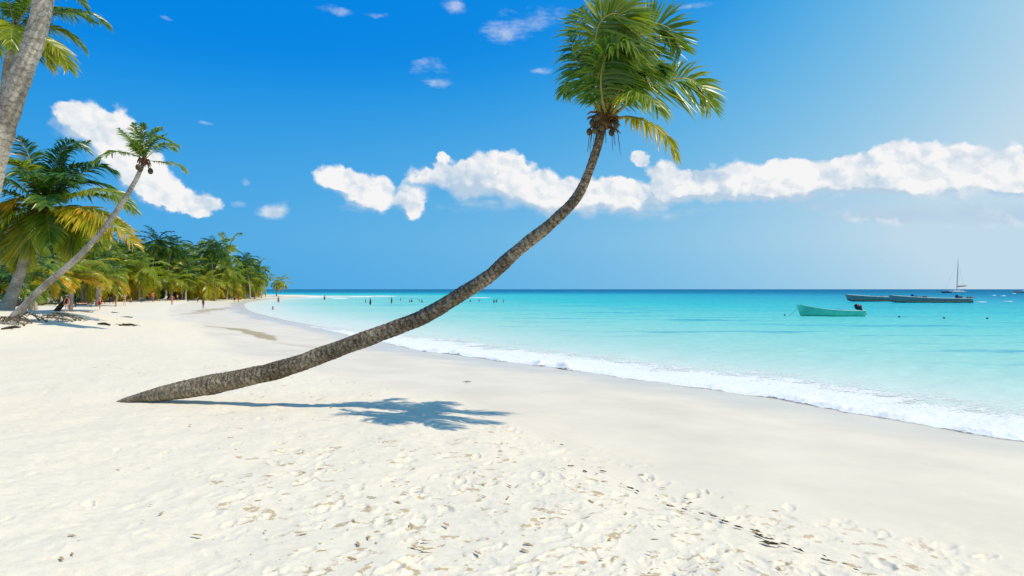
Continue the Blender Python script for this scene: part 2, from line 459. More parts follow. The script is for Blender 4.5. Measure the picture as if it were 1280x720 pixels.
def build_beach():
    dense = np.radians(np.linspace(-41.5, 41.5, 1180))
    rest = np.radians(np.linspace(41.5, 318.5, 70)[1:-1])
    th = np.concatenate((dense, rest))
    r = np.concatenate(([0.4, 1.2, 2.2, 3.2, 4.0, 4.6], radii(4.9, 330, 2100, 4.0), np.geomspace(345, 12000, 16)))
    x, y, q = polar_grid(th, r)
    sd = shore_sd(x, y)
    z = terrain(x, y, sd)
    rr = np.hypot(x, y)
    # the edge of the dry trodden sand wanders
    e = sd + 0.9 * fbm(x * 0.25, y * 0.25, 5, 3)
    dry = sstep(8.6, 10.2, e)
    near = rr < 60
    xn, yn = x[near], y[near]
    fade = np.clip(1.4 - rr[near] / 45, 0, 1)
    rel = 0.030 * fbm(xn * 0.8, yn * 0.8, 31, 2) + 0.012 * fbm(xn * 2.4, yn * 2.4, 41, 2) + 0.002 * fbm(xn * 9, yn * 9, 51, 2)
    z[near] += dry[near] * rel * fade * 0.9
    z[near] += (1 - dry[near]) * (0.006 * fbm(xn * 0.5, yn * 1.1, 61, 2)) * (sd[near] > 0)
    # footprints and scuffed hollows
    ntot = len(th)
    rng = np.random.default_rng(5)
    lit = np.zeros_like(x)  # where the tan footprint shade is painted
    cnt = 0
    for k in range(9000):
        if cnt > 1000: break
        d = math.exp(rng.uniform(math.log(5.1), math.log(26))); a = math.radians(rng.uniform(-40, 35))
        fx, fy = math.sin(a) * d, math.cos(a) * d
        s = float(shore_sd([fx], [fy])[0])
        if s < 9.3 or s > 30: continue
        if rng.random() > (0.95 if s < 14 else 0.62): continue
        cnt += 1
        kind = rng.random()
        ln, wd, dp = (rng.uniform(.11, .15), rng.uniform(.045, .065), rng.uniform(.007, .018)) if kind < 0.55 else (rng.uniform(.07, .2), rng.uniform(.06, .14), rng.uniform(.003, .009))
        dp *= 1.35 if rng.random() < .22 else .55
        sz = rng.uniform(.75, 1.35); ln *= sz; wd *= sz
        ori = rng.normal(-0.55, 0.6) if kind < 0.55 else rng.uniform(0, 6.28)
        i0, i1 = np.searchsorted(r, d - 0.42), np.searchsorted(r, d + 0.42)
        ja = int((a - dense[0]) / (dense[1] - dense[0])); w = int(0.45 / d / (dense[1] - dense[0])) + 1
        j0, j1 = max(ja - w, 0), min(ja + w, len(dense))
        if j0 >= j1: continue
        idx = (np.arange(i0, i1)[:, None] * ntot + np.arange(j0, j1)[None, :]).ravel()
        lx, ly = x[idx] - fx, y[idx] - fy
        lx = lx + 0.025 * perlin(x[idx] * 14, y[idx] * 14, 71); ly = ly + 0.025 * perlin(x[idx] * 14, y[idx] * 14, 72)
        u = (lx * math.cos(ori) + ly * math.sin(ori)); v = -lx * math.sin(ori) + ly * math.cos(ori)
        qd = np.sqrt((v / ln) ** 2 + (u / wd) ** 2)
        z[idx] += -dp * (1 - sstep(0.55, 1.1, qd)) + dp * 0.42 * np.exp(-((qd - 1.3) / 0.28) ** 2)
        lit[idx] = np.maximum(lit[idx], np.exp(-((qd - 1.15) / 0.45) ** 2) * (1.0 if (s < 14.5 and rng.random() < .6) else 0.12) * rng.uniform(.5, 1))
    wet = 1 - dry
    wet *= sstep(-1, 1, sd) * 0 + 1
    # darker tan streaks near the far swash edge
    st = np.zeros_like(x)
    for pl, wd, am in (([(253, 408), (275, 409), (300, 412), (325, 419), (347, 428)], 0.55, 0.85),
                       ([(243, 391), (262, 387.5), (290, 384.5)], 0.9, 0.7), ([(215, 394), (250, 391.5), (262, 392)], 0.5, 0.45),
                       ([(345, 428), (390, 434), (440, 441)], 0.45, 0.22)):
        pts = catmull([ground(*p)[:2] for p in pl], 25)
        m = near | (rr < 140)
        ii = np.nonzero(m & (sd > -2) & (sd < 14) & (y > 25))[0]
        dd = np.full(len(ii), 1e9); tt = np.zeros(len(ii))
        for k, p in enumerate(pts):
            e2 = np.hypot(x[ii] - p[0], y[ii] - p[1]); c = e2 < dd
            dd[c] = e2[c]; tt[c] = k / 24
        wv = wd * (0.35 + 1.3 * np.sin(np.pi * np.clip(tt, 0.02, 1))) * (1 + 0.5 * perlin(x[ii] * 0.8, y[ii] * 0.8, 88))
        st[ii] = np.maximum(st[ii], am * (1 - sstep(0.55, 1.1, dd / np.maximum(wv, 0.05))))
    o = mesh_obj('beach', np.stack((x, y, z), 1), q, M_SAND, None, {'wet': wet, 'streak': st, 'print_shade': lit, 'swash': 1 - sstep(1.0, 3.4, sd + 1.1 * fbm(x * .22, y * .22, 66, 3))})
    tag(o, 'white sand beach, trodden and dry on the left, smooth and damp by the water', 'beach', kind='structure')


def build_sea():
    th = np.concatenate((np.radians(np.linspace(-41.5, 41.5, 620)), np.radians(np.linspace(41.5, 318.5, 70)[1:-1])))
    r = np.concatenate((radii(8, 700, 4200, 12), np.geomspace(715, 40000, 40)))
    x, y, q = polar_grid(th, r)
    sd = shore_sd(x, y)
    off = -sd
    rr = np.hypot(x, y)
    amp = np.clip(off / 12, 0, 1) * np.clip(2 - rr / 250, 0, 1)
    c, s = math.cos(0.5), math.sin(0.5)
    u, v = x * c + y * s, -x * s + y * c
    z = amp * (0.05 * fbm(u * 0.10, v * 0.32, 91, 3) + 0.03 * fbm(u * 0.5, v * 1.0, 95, 2))
    z -= 0.0
    keep = (sd[q] < 0.9).any(1)
    q = q[keep]
    used = np.unique(q); mp = np.zeros(len(x), np.int64); mp[used] = np.arange(len(used))
    o = mesh_obj('water', np.stack((x, y, z), 1)[used], mp[q], M_SEA, None, {'offshore': off[used]})
    tag(o, 'turquoise sea, pale over the sand and deep blue towards the horizon', 'sea', kind='structure')


def build_foam():
    """low broken wave running up the sand, with real height"""
    c = catmull(SHORE[3:16], 4000)
    seg = np.r_[0, np.cumsum(np.hypot(*np.diff(c, axis=0).T))]
    # spacing grows with distance
    s = [0.0]
    while s[-1] < seg[-1] - 0.3:
        k = np.searchsorted(seg, s[-1]); dd = math.hypot(*c[min(k, len(c) - 1)])
        s.append(s[-1] + dd * 0.0022)
    s = np.array(s)
    cx, cy = np.interp(s, seg, c[:, 0]), np.interp(s, seg, c[:, 1])
    tx, ty = np.gradient(cx), np.gradient(cy); L = np.hypot(tx, ty); tx /= L; ty /= L
    nx, ny = -ty, tx                                       # inland
    t = np.concatenate((np.linspace(0, 0.3, 26), np.linspace(0.3, 1, 44)[1:]))   # 0 = front edge
    S, T = np.meshgrid(s, t, indexing='ij')
    front = 0.55 * perlin(s * 0.16, s * 0 + 3.3, 7) + 0.30 * perlin(s * 0.55, s * 0 + 9.1, 8) + 0.12 * perlin(s * 2.1, s * 0 + 5, 9) + 0.55
    width = 6.6 + 1.6 * perlin(s * 0.12, s * 0 + 7.7, 10)
    dist = np.hypot(cx, cy)
    width = width * (1 - 0.75 * sstep(36, 60, dist))
    o = front[:, None] - T * width[:, None]
    X = cx[:, None] + nx[:, None] * o; Y = cy[:, None] + ny[:, None] * o
    sd = shore_sd(X, Y).reshape(X.shape)
    base = np.maximum(terrain(X, Y).reshape(X.shape), 0.0)
    brk = 0.55 + 0.9 * perlin(s * 0.22, s * 0 + 1.7, 11) + 0.45 * perlin(s * 0.8, s * 0 + 2.7, 12)
    brk = np.clip(brk, 0.06, 1.3)[:, None] * (1 - sstep(28, 45, dist))[:, None]
    prof = sstep(0.0, 0.10, T) * (np.exp(-((T - 0.07) / 0.09) ** 2) * 0.14 + 0.035 * np.exp(-((T - 0.35) / 0.22) ** 2))
    lump = 1 + 0.55 * fbm(X * 2.2, Y * 2.2, 13, 3) + 0.25 * fbm(X * 9, Y * 9, 14, 2)
    Z = base + 0.003 + 0.008 * sstep(0, .1, T) + prof * brk * lump + 0.010 * fbm(X * 5, Y * 5, 15, 3) * sstep(0, 0.05, T)
    dense = np.where(T < 0.2, 0.95, 0.95 - sstep(0.18, 1.0, T) * 0.98) - 0.22 * np.clip(fbm(X * 0.5, Y * 0.5, 16, 3), -1, 1)
    dense = dense * (1 - 0.65 * sstep(40, 64, dist))[:, None] - 0.75 * (1 - sstep(0, 0.06, T)) - 0.6 * sstep(60, 85, dist)[:, None]
    n, k = X.shape
    i = np.arange(n - 1)[:, None] * k; j = np.arange(k - 1)[None, :]
    q = np.stack((i + j, i + k + j, i + k + j + 1, i + j + 1), -1).reshape(-1, 4)
    ob = mesh_obj('surf_foam', np.stack((X, Y, Z), -1).reshape(-1, 3), q, M_FOAM, None, {'dense': dense.ravel()})
    tag(ob, 'white foam of a small wave running up the wet sand', 'foam', kind='stuff')
    # small breaking crests far out
    mb = MB()
    for (px, py, wpx, hh) in ((392, 371.6, 60, .35), (450, 371.2, 34, .3), (475, 370.6, 40, .3), (425, 373.2, 22, .25), (1243, 369.5, 4, .35), (1255, 370, 5, .3),
                              (1228, 377.6, 14, .08), (1262, 376.8, 10, .08), (1268, 367, 6, .3), (600, 372.5, 30, .18)):
        d = F * CAMZ / (py - HZ); x0 = (px - 640) / F * d; w = wpx / F * d
        xs = np.linspace(-w / 2, w / 2, 24)
        V = []; Fc = []
        for a in xs:
            e = 1 - (2 * a / w) ** 2
            hgt = hh * e * (0.5 + 0.5 * abs(math.sin(a * 7 / w * 3))) + .02
            for (oy, oz) in ((-.8, .0), (-.2, hgt), (.5, hgt * .7), (1.4, 0.0)):
                V.append((x0 + a, d + oy * (0.5 + e) + 0.6 * math.sin(a * 3 / w), oz + 0.01))
        for i in range(len(xs) - 1):
            for k in range(3): Fc.append((i * 4 + k, i * 4 + 4 + k, i * 4 + 5 + k, i * 4 + 1 + k))
        mb.add(V, Fc, dense=0.9)
    ob = mb.build('whitecaps', M_FOAM)
    tag(ob, 'small white crests breaking far out on the blue water', 'foam', kind='stuff')


build_beach(); build_sea(); build_foam()


# ------------------------------------------------------------------ palms
def frond_geo(mb, pts, L, tint=0.3, n=60, up=(0, 0, 1), droop=0.35, wind=(0, 0, 0), width=0.035, vee=0.25, stem=0.022, seed=0,
              lean=(0.35, 0.95), start=0.14, tipfac=0.35, jit=0.12, tipyellow=0.12, ragged=0.04):
    rng = np.random.default_rng(seed)
    R = catmull(pts, 28)
    mb.tube(R, np.linspace(stem, stem * 0.12, len(R)) * (1 + 1.1 * np.exp(-np.linspace(0, 1, len(R)) * 22)), 6, tint=tint, stem=1.0)
    Tn = np.gradient(R, axis=0); Tn /= np.linalg.norm(Tn, axis=1)[:, None]
    up = np.asarray(up, float); wind = np.asarray(wind, float)
    V = []; Fc = []; TI = []
    for side in (-1, 1):
        for k in range(n):
            t = start + (1 - start) * (k + 0.5 * (side > 0) + rng.uniform(-.25, .25)) / n
            t = min(max(t, 0), 0.999)
            if rng.random() < ragged: continue
            f = t * (len(R) - 1); i = min(int(f), len(R) - 2); g = f - i
            p = R[i] * (1 - g) + R[i + 1] * g
            T = Tn[i] * (1 - g) + Tn[i + 1] * g; T /= np.linalg.norm(T)
            S = np.cross(T, up); nn = np.linalg.norm(S)
            S = S / nn if nn > 1e-3 else np.array((1.0, 0, 0))
            Nn = np.cross(S, T)
            a = lean[0] + (lean[1] - lean[0]) * t + rng.normal(0, jit)
            d = side * S * math.cos(a) + T * math.sin(a) + Nn * (vee + rng.normal(0, jit))
            d /= np.linalg.norm(d)
            prof = min(1.0, 0.45 + (t - start) * 2.6) * (1 - (1 - tipfac) * max(0, (t - 0.55) / 0.45) ** 1.3)
            l = L * prof * rng.uniform(0.88, 1.08)
            sag = droop * rng.uniform(0.75, 1.25)
            cl = []
            for u in (0.0, 0.3, 0.65, 1.0):
                q = p + d * l * u + (np.array((0, 0, -1.0)) * sag + wind) * l * u * u
                cl.append(q)
            wv = T * 0.8 + Nn * rng.uniform(-0.75, 0.3) - d * (T @ d)
            wv /= np.linalg.norm(wv)
            ww = width * rng.uniform(0.8, 1.15) * (0.6 + 0.4 * prof)
            b = len(V)
            for q, w in zip(cl[:3], (0.35, 1.0, 0.7)):
                V.append(q - wv * ww * w * 0.5); V.append(q + wv * ww * w * 0.5)
            V.append(cl[3])
            Fc += [(b, b + 1, b + 3, b + 2), (b + 2, b + 3, b + 5, b + 4), (b + 4, b + 5, b + 6)]
            ti = tint + rng.normal(0, 0.085)
            TI += [ti, ti, ti, ti, ti + tipyellow * .6, ti + tipyellow * .6, ti + tipyellow * 1.6]
    if V: mb.add(V, Fc, tint=np.array(TI), stem=0.0)


def crown_paths(n, L, rng, e_hi=80, e_lo=-25, bend=70, wind=(0, 0), skip=None):
    """frond midribs of a crown, relative to its heart"""
    out = []
    for i in range(n):
        f = (i + 0.5) / n
        az = i * 2.39996 + rng.uniform(-.3, .3)
        el = math.radians(e_hi + (e_lo - e_hi) * f ** 0.9 + rng.uniform(-8, 8))
        ln = L * rng.uniform(0.82, 1.08) * (0.72 + 0.28 * math.sin(math.pi * min(f + 0.25, 1)))
        bd = math.radians(bend) * rng.uniform(0.75, 1.2)
        p = np.zeros(3); pts = [p.copy()]
        for k in range(7):
            u = (k + 1) / 7
            e = el - bd * u ** 1.3
            e = max(e, -1.45)
            d = np.array((math.cos(e) * math.cos(az) + wind[0] * u, math.cos(e) * math.sin(az) + wind[1] * u, math.sin(e)))
            p = p + d / np.linalg.norm(d) * ln / 7; pts.append(p.copy())
        out.append((np.array(pts), f))
    return out


def trunk_geo(mb, pts, rad, n=24, step=0.03, ring=0.12, rough=0.06, seed=0, flare=0.0):
    pts = np.asarray(pts, float)
    m0 = 200
    C = catmull(pts, m0); s = np.r_[0, np.cumsum(np.linalg.norm(np.diff(C, axis=0), axis=1))]
    R0 = np.interp(np.linspace(0, len(pts) - 1, m0), np.arange(len(pts)), rad)
    m = max(int(s[-1] / step), 8)
    ss = np.linspace(0, s[-1], m)
    C = np.stack([np.interp(ss, s, C[:, k]) for k in range(3)], 1); R = np.interp(ss, s, R0)
    T = np.gradient(C, axis=0); T /= np.linalg.norm(T, axis=1)[:, None]
    ang = np.arange(n) * 2 * math.pi / n
    Nv = np.cross(T[0], (0, 1, 0.1)); V = np.zeros((m, n, 3))
    A, SS = np.meshgrid(ang, ss)
    ph = SS / ring + 0.5 * perlin(np.cos(A) * 1.2 + 5, SS * 1.5 + np.sin(A), seed)
    saw = (ph - np.floor(ph))
    dis = 1 + rough * (0.9 * (saw - 0.5) * (saw < 0.92)) + rough * 1.6 * fbm(np.cos(A) * 1.5 + SS * 0.5, np.sin(A) * 1.5 + SS * 3.0, seed + 4, 3)
    dis = dis + flare * np.exp(-SS / 0.5)
    for i in range(m):
        Nv = Nv - T[i] * (Nv @ T[i]); Nv /= np.linalg.norm(Nv); B = np.cross(T[i], Nv)
        V[i] = C[i] + (R[i] * dis[i])[:, None] * (np.cos(ang)[:, None] * Nv + np.sin(ang)[:, None] * B)
    i = np.arange(m - 1)[:, None] * n; j = np.arange(n)[None, :]; j2 = (j + 1) % n
    q = np.stack((i + j, i + j2, i + n + j2, i + n + j), -1).reshape(-1, 4).tolist()
    q.append(list(range(n - 1, -1, -1))); q.append([(m - 1) * n + k for k in range(n)])
    mb.add(V.reshape(-1, 3), q, along=np.repeat(ss, n))


def local(pts, o): return np.asarray(pts, float) - np.asarray(o, float)


# ---- the leaning palm of the foreground
def main_palm():
    base = P(186, 497, 14.5); base[2] = Tz(base[0], base[1])
    root = empty('leaning_palm', base)
    tag(root, 'long leaning coconut palm rising from the bare sand over the water', 'palm tree')
    tp = [(146, 503, 3, 14.7), (166, 498.5, 9, 14.6), (205, 491.5, 19, 14.45), (240, 485.5, 24, 14.33), (267, 480, 24.5, 14.25), (351, 461.5, 21.5, 14.0), (435, 431.5, 20, 13.7), (520, 400, 19, 13.4), (562, 377, 18.3, 13.2),
          (608, 348, 17.3, 13.0), (651, 309.5, 15.5, 12.75), (685, 283, 14, 12.55), (719, 249, 12.6, 12.3), (736, 215, 11, 12.15), (747, 182, 10.5, 12.0), (753, 156, 11, 12.0)]
    pts = [P(a, b, d) for a, b, w, d in tp]; rad = [w / 2 / F * d for a, b, w, d in tp]
    mb = MB(); trunk_geo(mb, local(pts, base), rad, n=40, step=0.016, ring=0.115, rough=0.065, seed=3)
    mb.build('trunk', M_BARK, root)
    D = 12.0
    heart = P(755, 150, D)
    # fibrous heart and dry sheath stubs
    mb = MB(); rng = np.random.default_rng(4)
    mb.tube(local([P(753, 160, D), P(755, 148, D), P(758, 132, D), P(760, 122, D)], base), [.12, .16, .13, .06], 14)
    for k in range(46):
        a = rng.uniform(0, 6.28); z0 = rng.uniform(-.16, .16); l = rng.uniform(.06, .2)
        p0 = heart + np.array((math.cos(a) * .12, math.sin(a) * .12, z0))
        dr = np.array((math.cos(a), math.sin(a), rng.uniform(-.6, .9))); dr /= np.linalg.norm(dr)
        mb.tube(local([p0, p0 + dr * l * .6, p0 + dr * l + np.array((0, 0, -.05))], base), [.028, .02, .006], 5)
    for k in range(10):
        a = rng.uniform(0, 6.28); p0 = heart + np.array((math.cos(a) * .14, math.sin(a) * .14, -.15))
        mb.tube(local([p0, p0 + np.array((math.cos(a) * .12, math.sin(a) * .12, -.06)), p0 + np.array((math.cos(a) * .17, math.sin(a) * .17, -.3 - rng.uniform(0, .2)))], base), [.01, .008, .004], 4)
    mb.build('crown_heart', M_HUSK, root)
    for k, (px, py, dd) in enumerate([(739, 156, -.16), (742, 166, -.2), (750, 163, -.24), (768, 160, -.2), (737, 164, .05), (763, 168, -.14), (745, 151, -.25)]):
        c = P(px, py, D) + np.array((0, dd, 0))
        m = MB(); m.ball(local([c], base)[0], (.052, .052, .066), 12, 9)
        m.build('coconut', M_NUT, root)
    # fronds: midrib in photo pixels with depth offset, leaflet length, tint, dorsal direction, droop, wind
    W = (0.12, 0.05, -0.10)
    fr = [
        ([(755, 148, 0), (748, 95, -.35), (745, 48, -.55), (752, 26, -.62), (767, 17, -.66), (782, 22, -.68), (791, 34, -.66)], .78, .32, (-.25, -1, .25), .22, (.16, .0, -.14), 84),
        ([(757, 148, 0), (740, 100, .10), (728, 60, .25), (722, 30, .4), (722, 12, .5)], .56, .22, (-.5, -.8, .4), .20, (.0, 0, -.05), 46),
        ([(756, 146, 0), (735, 118, -.2), (722, 88, -.25), (716, 62, -.2), (716, 40, -.1)], .50, .17, (-.8, -.6, .5), .35, (.0, 0, -.1), 44),
        ([(758, 146, 0), (765, 90, .15), (762, 40, .3), (758, 0, .4), (762, -28, .5)], .60, .34, (.2, -1, .1), .10, (.15, 0, 0), 62),
        ([(760, 146, 0), (772, 100, .1), (788, 64, .15), (803, 40, .2), (822, 30, .25), (842, 40, .25), (852, 62, .25)], .70, .24, (.1, -1, .15), .12, (.05, 0, 0), 74),
        ([(762, 145, 0), (784, 118, -.2), (806, 90, -.3), (818, 80, -.3), (826, 84, -.3)], .50, .20, (.1, -.7, .8), .35, W, 60),
        ([(764, 146, 0), (790, 126, .1), (820, 108, .2), (850, 98, .25), (874, 106, .3), (889, 134, .3)], .64, .28, (.1, -1, .45), .30, (.12, 0, -.05), 70),
        ([(764, 150, 0), (786, 146, -.25), (808, 152, -.4), (830, 168, -.5), (846, 194, -.55)], .36, .62, (.4, -.6, 1), .75, (.05, 0, 0), 54),
        ([(760, 148, 0), (777, 112, .5), (800, 88, .95), (818, 82, 1.1), (830, 92, 1.2)], .50, .22, (.2, .2, 1), .45, W, 56),
        ([(757, 148, 0), (752, 105, .6), (756, 66, 1.0), (768, 44, 1.25), (784, 42, 1.4)], .62, .20, (.2, .5, 1), .45, (.15, 0, -.1), 58),
        ([(758, 146, 0), (762, 100, -.5), (772, 66, -.85), (784, 52, -1.05), (796, 58, -1.15)], .62, .27, (.1, -.5, 1), .55, (.2, 0, -.15), 66),
        ([(755, 150, 0), (738, 124, .35), (724, 108, .6), (712, 106, .75), (704, 116, .85)], .42, .18, (-.3, .2, 1), .55, (.1, 0, 0), 46),
        ([(762, 148, 0), (776, 128, -.5), (794, 118, -.95), (812, 122, -1.25), (824, 138, -1.4)], .46, .30, (.2, -.2, 1), .55, W, 48),
        ([(759, 150, 0), (752, 118, -.5), (752, 88, -.75), (762, 64, -.9), (778, 58, -.95)], .62, .18, (.0, -1, .2), .35, (.14, 0, -.12), 60),
        ([(760, 150, 0), (770, 122, -.3), (782, 98, -.45), (794, 84, -.5), (806, 88, -.5)], .52, .16, (.2, -.8, .5), .40, (.1, 0, -.1), 60),
        ([(756, 150, 0), (744, 120, -.3), (734, 96, -.4), (730, 78, -.4), (733, 64, -.4)], .50, .12, (-.3, -1, .3), .35, (.0, 0, -.1), 46),
        ([(761, 148, 0), (780, 108, .3), (800, 70, .5), (824, 50, .6), (846, 46, .65)], .60, .20, (.2, -.6, .7), .30, W, 60),
        ([(758, 150, 0), (756, 110, -.2), (757, 75, -.25), (766, 50, -.3), (778, 44, -.32)], .66, .16, (.0, -1, .2), .25, (.18, 0, -.12), 64),
    ]
    for k, (pp, L, ti, up, dr, wd, n) in enumerate(fr):
        pts = [P(a, b, D) + np.array(((a - 640) / F * o, o, (HZ - b) / F * o)) for a, b, o in pp]
        mb = MB(); frond_geo(mb, local(pts, base), L * 1.06, ti + .13 + .07 * math.sin(k * 2.3), n=int(n * 1.15), up=up, droop=dr, wind=wd, width=0.048, vee=0.12, lean=(0.12, 0.85), jit=.16, stem=0.03, seed=50 + k, tipyellow=.10, start=.2)
        mb.build('frond', M_LEAF, root)


# ---- hand-placed palms of the left edge
def edge_palm(label, tp, heart_px, D, n, L, leaf, seed, mat, e_hi=80, e_lo=-30, bend=75, tint=None, extra=(), nl=44, width=.05, wind=(0, 0), nuts=0, droop=.45, ring=.13):
    rng = np.random.default_rng(seed)
    p0 = tp[0]; base = P(p0[0], p0[1], p0[3])
    base[2] = Tz(base[0], base[1])
    root = empty('coconut_palm', base)
    tag(root, label, 'palm tree')
    pts = [P(a, b, d) for a, b, w, d in tp]; pts[0][2] = base[2] - .15
    rad = [w / 2 / F * d for a, b, w, d in tp]
    mb = MB(); trunk_geo(mb, local(pts, base), rad, n=22, step=0.045, ring=ring, rough=.07, seed=seed, flare=.12)
    mb.build('trunk', mat, root)
    h = P(*heart_px, D) - base
    mb = MB(); mb.ball(h + np.array((0, 0, -.05)), (rad[-1] * 1.5, rad[-1] * 1.5, rad[-1] * 2.4), 12, 8, .08)
    for k in range(18):
        a = rng.uniform(0, 6.28); dr = np.array((math.cos(a), math.sin(a), rng.uniform(-.8, .6)))
        mb.tube([h, h + dr * rad[-1] * 2.2, h + dr * rad[-1] * 3.2 + np.array((0, 0, -.2))], [.05, .035, .012], 5)
    mb.build('crown_heart', M_HUSK, root)
    for k in range(nuts):
        a = rng.uniform(0, 6.28); m = MB(); m.ball(h + np.array((math.cos(a) * .3, math.sin(a) * .3, -.35 - rng.uniform(0, .25))), (.12, .12, .15), 10, 8)
        m.build('coconut', M_NUT, root)
    if tint is None: tint = lambda f: 0.12 + 0.5 * f ** 2
    paths = [(pts, f, None) for pts, f in crown_paths(n, L, rng, e_hi, e_lo, bend, wind)]
    for pp, ti in extra:
        e = np.array([P(a, b, D + o) - P(*heart_px, D) for a, b, o in pp]); paths.append((e, 0, ti))
    for k, (pts, f, ti) in enumerate(paths):
        T = pts[-1] - pts[0]; up = np.array((0, 0, 1.0)) + 0.35 * RNG.normal(0, 1, 3) * .4
        if abs(T[2]) > np.hypot(T[0], T[1]) * 1.2: up = up - np.array((T[0], T[1], 0)) / (np.linalg.norm(T) + 1e-6) * 1.5 + np.array((0, -.6, 0))
        mb = MB()
        frond_geo(mb, pts + h, leaf, (tint(f) + rng.normal(0, .06)) if ti is None else ti, n=nl, up=up, droop=droop, wind=(wind[0], wind[1], 0), width=width, stem=.04 * L / 4, seed=seed * 100 + k, tipyellow=.15)
        mb.build('frond', M_LEAF, root)
    return root


main_palm()
# big trunk crossing the top left corner; its crown is above the picture
edge_palm('thick grey palm trunk curving up out of the top left corner', [(-75, 480, 36, 13.0), (-45, 380, 30, 13.0), (-12, 225, 26, 13.0), (5, 160, 25, 13.0), (24, 100, 24, 13.0), (44, 45, 23, 13.0), (54, 0, 22, 13.0), (60, -60, 20, 13), (63, -150, 18, 13)],
          (63, -160), 13.0, 18, 3.4, .8, 21, M_BARKG, e_lo=-10, bend=60, nuts=5)
# slimmer palm behind it
edge_palm('slim palm behind the thick corner trunk, crown cut by the top edge', [(-60, 410, 16, 22), (-30, 300, 14, 22), (-6, 180, 12, 22), (4, 130, 11, 22), (10, 80, 10.5, 22), (16, 52, 10, 22)],
          (18, 38), 22.0, 14, 2.8, .7, 22, M_BARKG, e_hi=85, e_lo=-5, bend=80, nuts=4, width=.07, nl=52,
          tint=lambda f: .18 + .3 * f,
          extra=(([(18, 38, 0), (50, 22, .3), (85, 14, .3), (115, 18, .3), (134, 34, .3)], .25), ([(18, 38, 0), (42, 42, -.3), (64, 54, -.4), (78, 70, -.4), (86, 86, -.4)], .58),
                 ([(18, 38, 0), (35, 5, 0), (60, -15, 0), (88, -10, 0), (105, 8, 0)], .2)))
# the slender palm leaning right
edge_palm('slender palm leaning right with a small bright crown before the cloud', [(14, 401, 13, 33), (28, 386, 9.5, 33), (55, 358, 8, 32.8), (95, 324, 7.3, 32.5), (130, 286, 6.6, 32.2), (155, 250, 5.9, 32), (170, 224, 5.3, 31.8), (179, 204, 5, 31.7)],
          (180, 200), 31.7, 3, 1.6, .52, 23, M_BARKG, e_hi=85, e_lo=50, bend=45, nuts=3, width=.075, nl=44, tint=lambda f: .3 + .1 * f,
          extra=(([(180, 200, 0), (180, 180, -.1), (179, 165, -.2), (178, 154, -.2)], .3), ([(180, 200, 0), (170, 186, 0), (158, 172, 0), (148, 161, 0)], .36), ([(180, 200, 0), (190, 182, 0), (200, 172, 0), (214, 178, 0), (222, 182, 0)], .38),
                 ([(180, 200, 0), (165, 193, .3), (145, 190, .4), (128, 196, .4), (118, 203, .4)], .42), ([(180, 200, 0), (196, 202, .2), (212, 203, .2), (224, 207, .2), (231, 214, .2)], .56),
                 ([(180, 200, 0), (174, 180, .3), (168, 164, .5), (168, 154, .6)], .28), ([(180, 200, 0), (188, 178, .4), (194, 164, .6), (202, 160, .7)], .3),
                 ([(180, 200, 0), (196, 186, -.3), (208, 180, -.4), (218, 188, -.5)], .36)))
# big bushy palm
edge_palm('stout palm with broad mixed green and orange fronds at the left edge', [(6, 386, 18, 38), (14, 372, 14, 38), (24, 345, 12, 38), (34, 312, 11.5, 38), (44, 286, 11.5, 38), (52, 268, 11, 38)],
          (54, 262), 38.0, 26, 4.9, 1.35, 24, M_BARKG, e_hi=82, e_lo=-35, bend=80, nuts=6, width=.11, nl=74, tint=lambda f: .16 + .5 * f ** 2,
          extra=(([(54, 262, 0), (62, 225, -.3), (72, 195, -.5), (90, 178, -.6), (106, 186, -.7)], .12), ([(54, 262, 0), (42, 220, .3), (34, 190, .5), (22, 172, .6)], .08), ([(54, 262, 0), (40, 225, -1), (26, 205, -1.8), (6, 204, -2.2), (-10, 228, -2.4)], .52),
                 ([(54, 262, 0), (85, 246, -.6), (112, 239, -1), (142, 242, -1.2), (168, 264, -1.3)], .48), ([(54, 262, 0), (90, 260, -1), (120, 266, -1.6), (148, 284, -1.8), (170, 308, -2)], .80),
                 ([(54, 262, 0), (84, 262, -1.2), (110, 276, -2), (130, 296, -2.4)], .72), ([(54, 262, 0), (36, 250, -1), (20, 252, -1.6), (8, 268, -2)], .88), ([(54, 262, 0), (88, 226, .5), (120, 208, .6), (142, 214, .8)], .10),
                 ([(54, 262, 0), (74, 215, .6), (84, 190, .8), (110, 178, 1)], .06)))
# young trunkless palms with yellowing fronds
for lab, px, py, D, n, L, seed, tn in (('young palm with arching yellow green fronds left of the leaning trunk', 38, 381, 58, 20, 4.8, 31, .55),
                                       ('young palm with bright yellow drooping fronds right behind the leaning trunk', 88, 377.5, 72, 24, 5.0, 32, .70),
                                       ('young green palm at the edge of the grove behind the bathers', 122, 375.5, 92, 20, 5.6, 33, .48),
                                       ('dark young palm under the stout palm at the picture edge', -4, 386, 44, 14, 4.6, 34, .15)):
    edge_palm(lab, [(px, py, 5.5, D), (px + 1, py - 11, 5, D), (px + 2, py - 22, 4.5, D)], (px + 2, py - 25), D, n, L, 1.15, seed, M_BARKG, e_hi=84, e_lo=22, bend=88, width=.12, nl=50, tint=(lambda t: (lambda f: t - .2 + .45 * f))(tn))


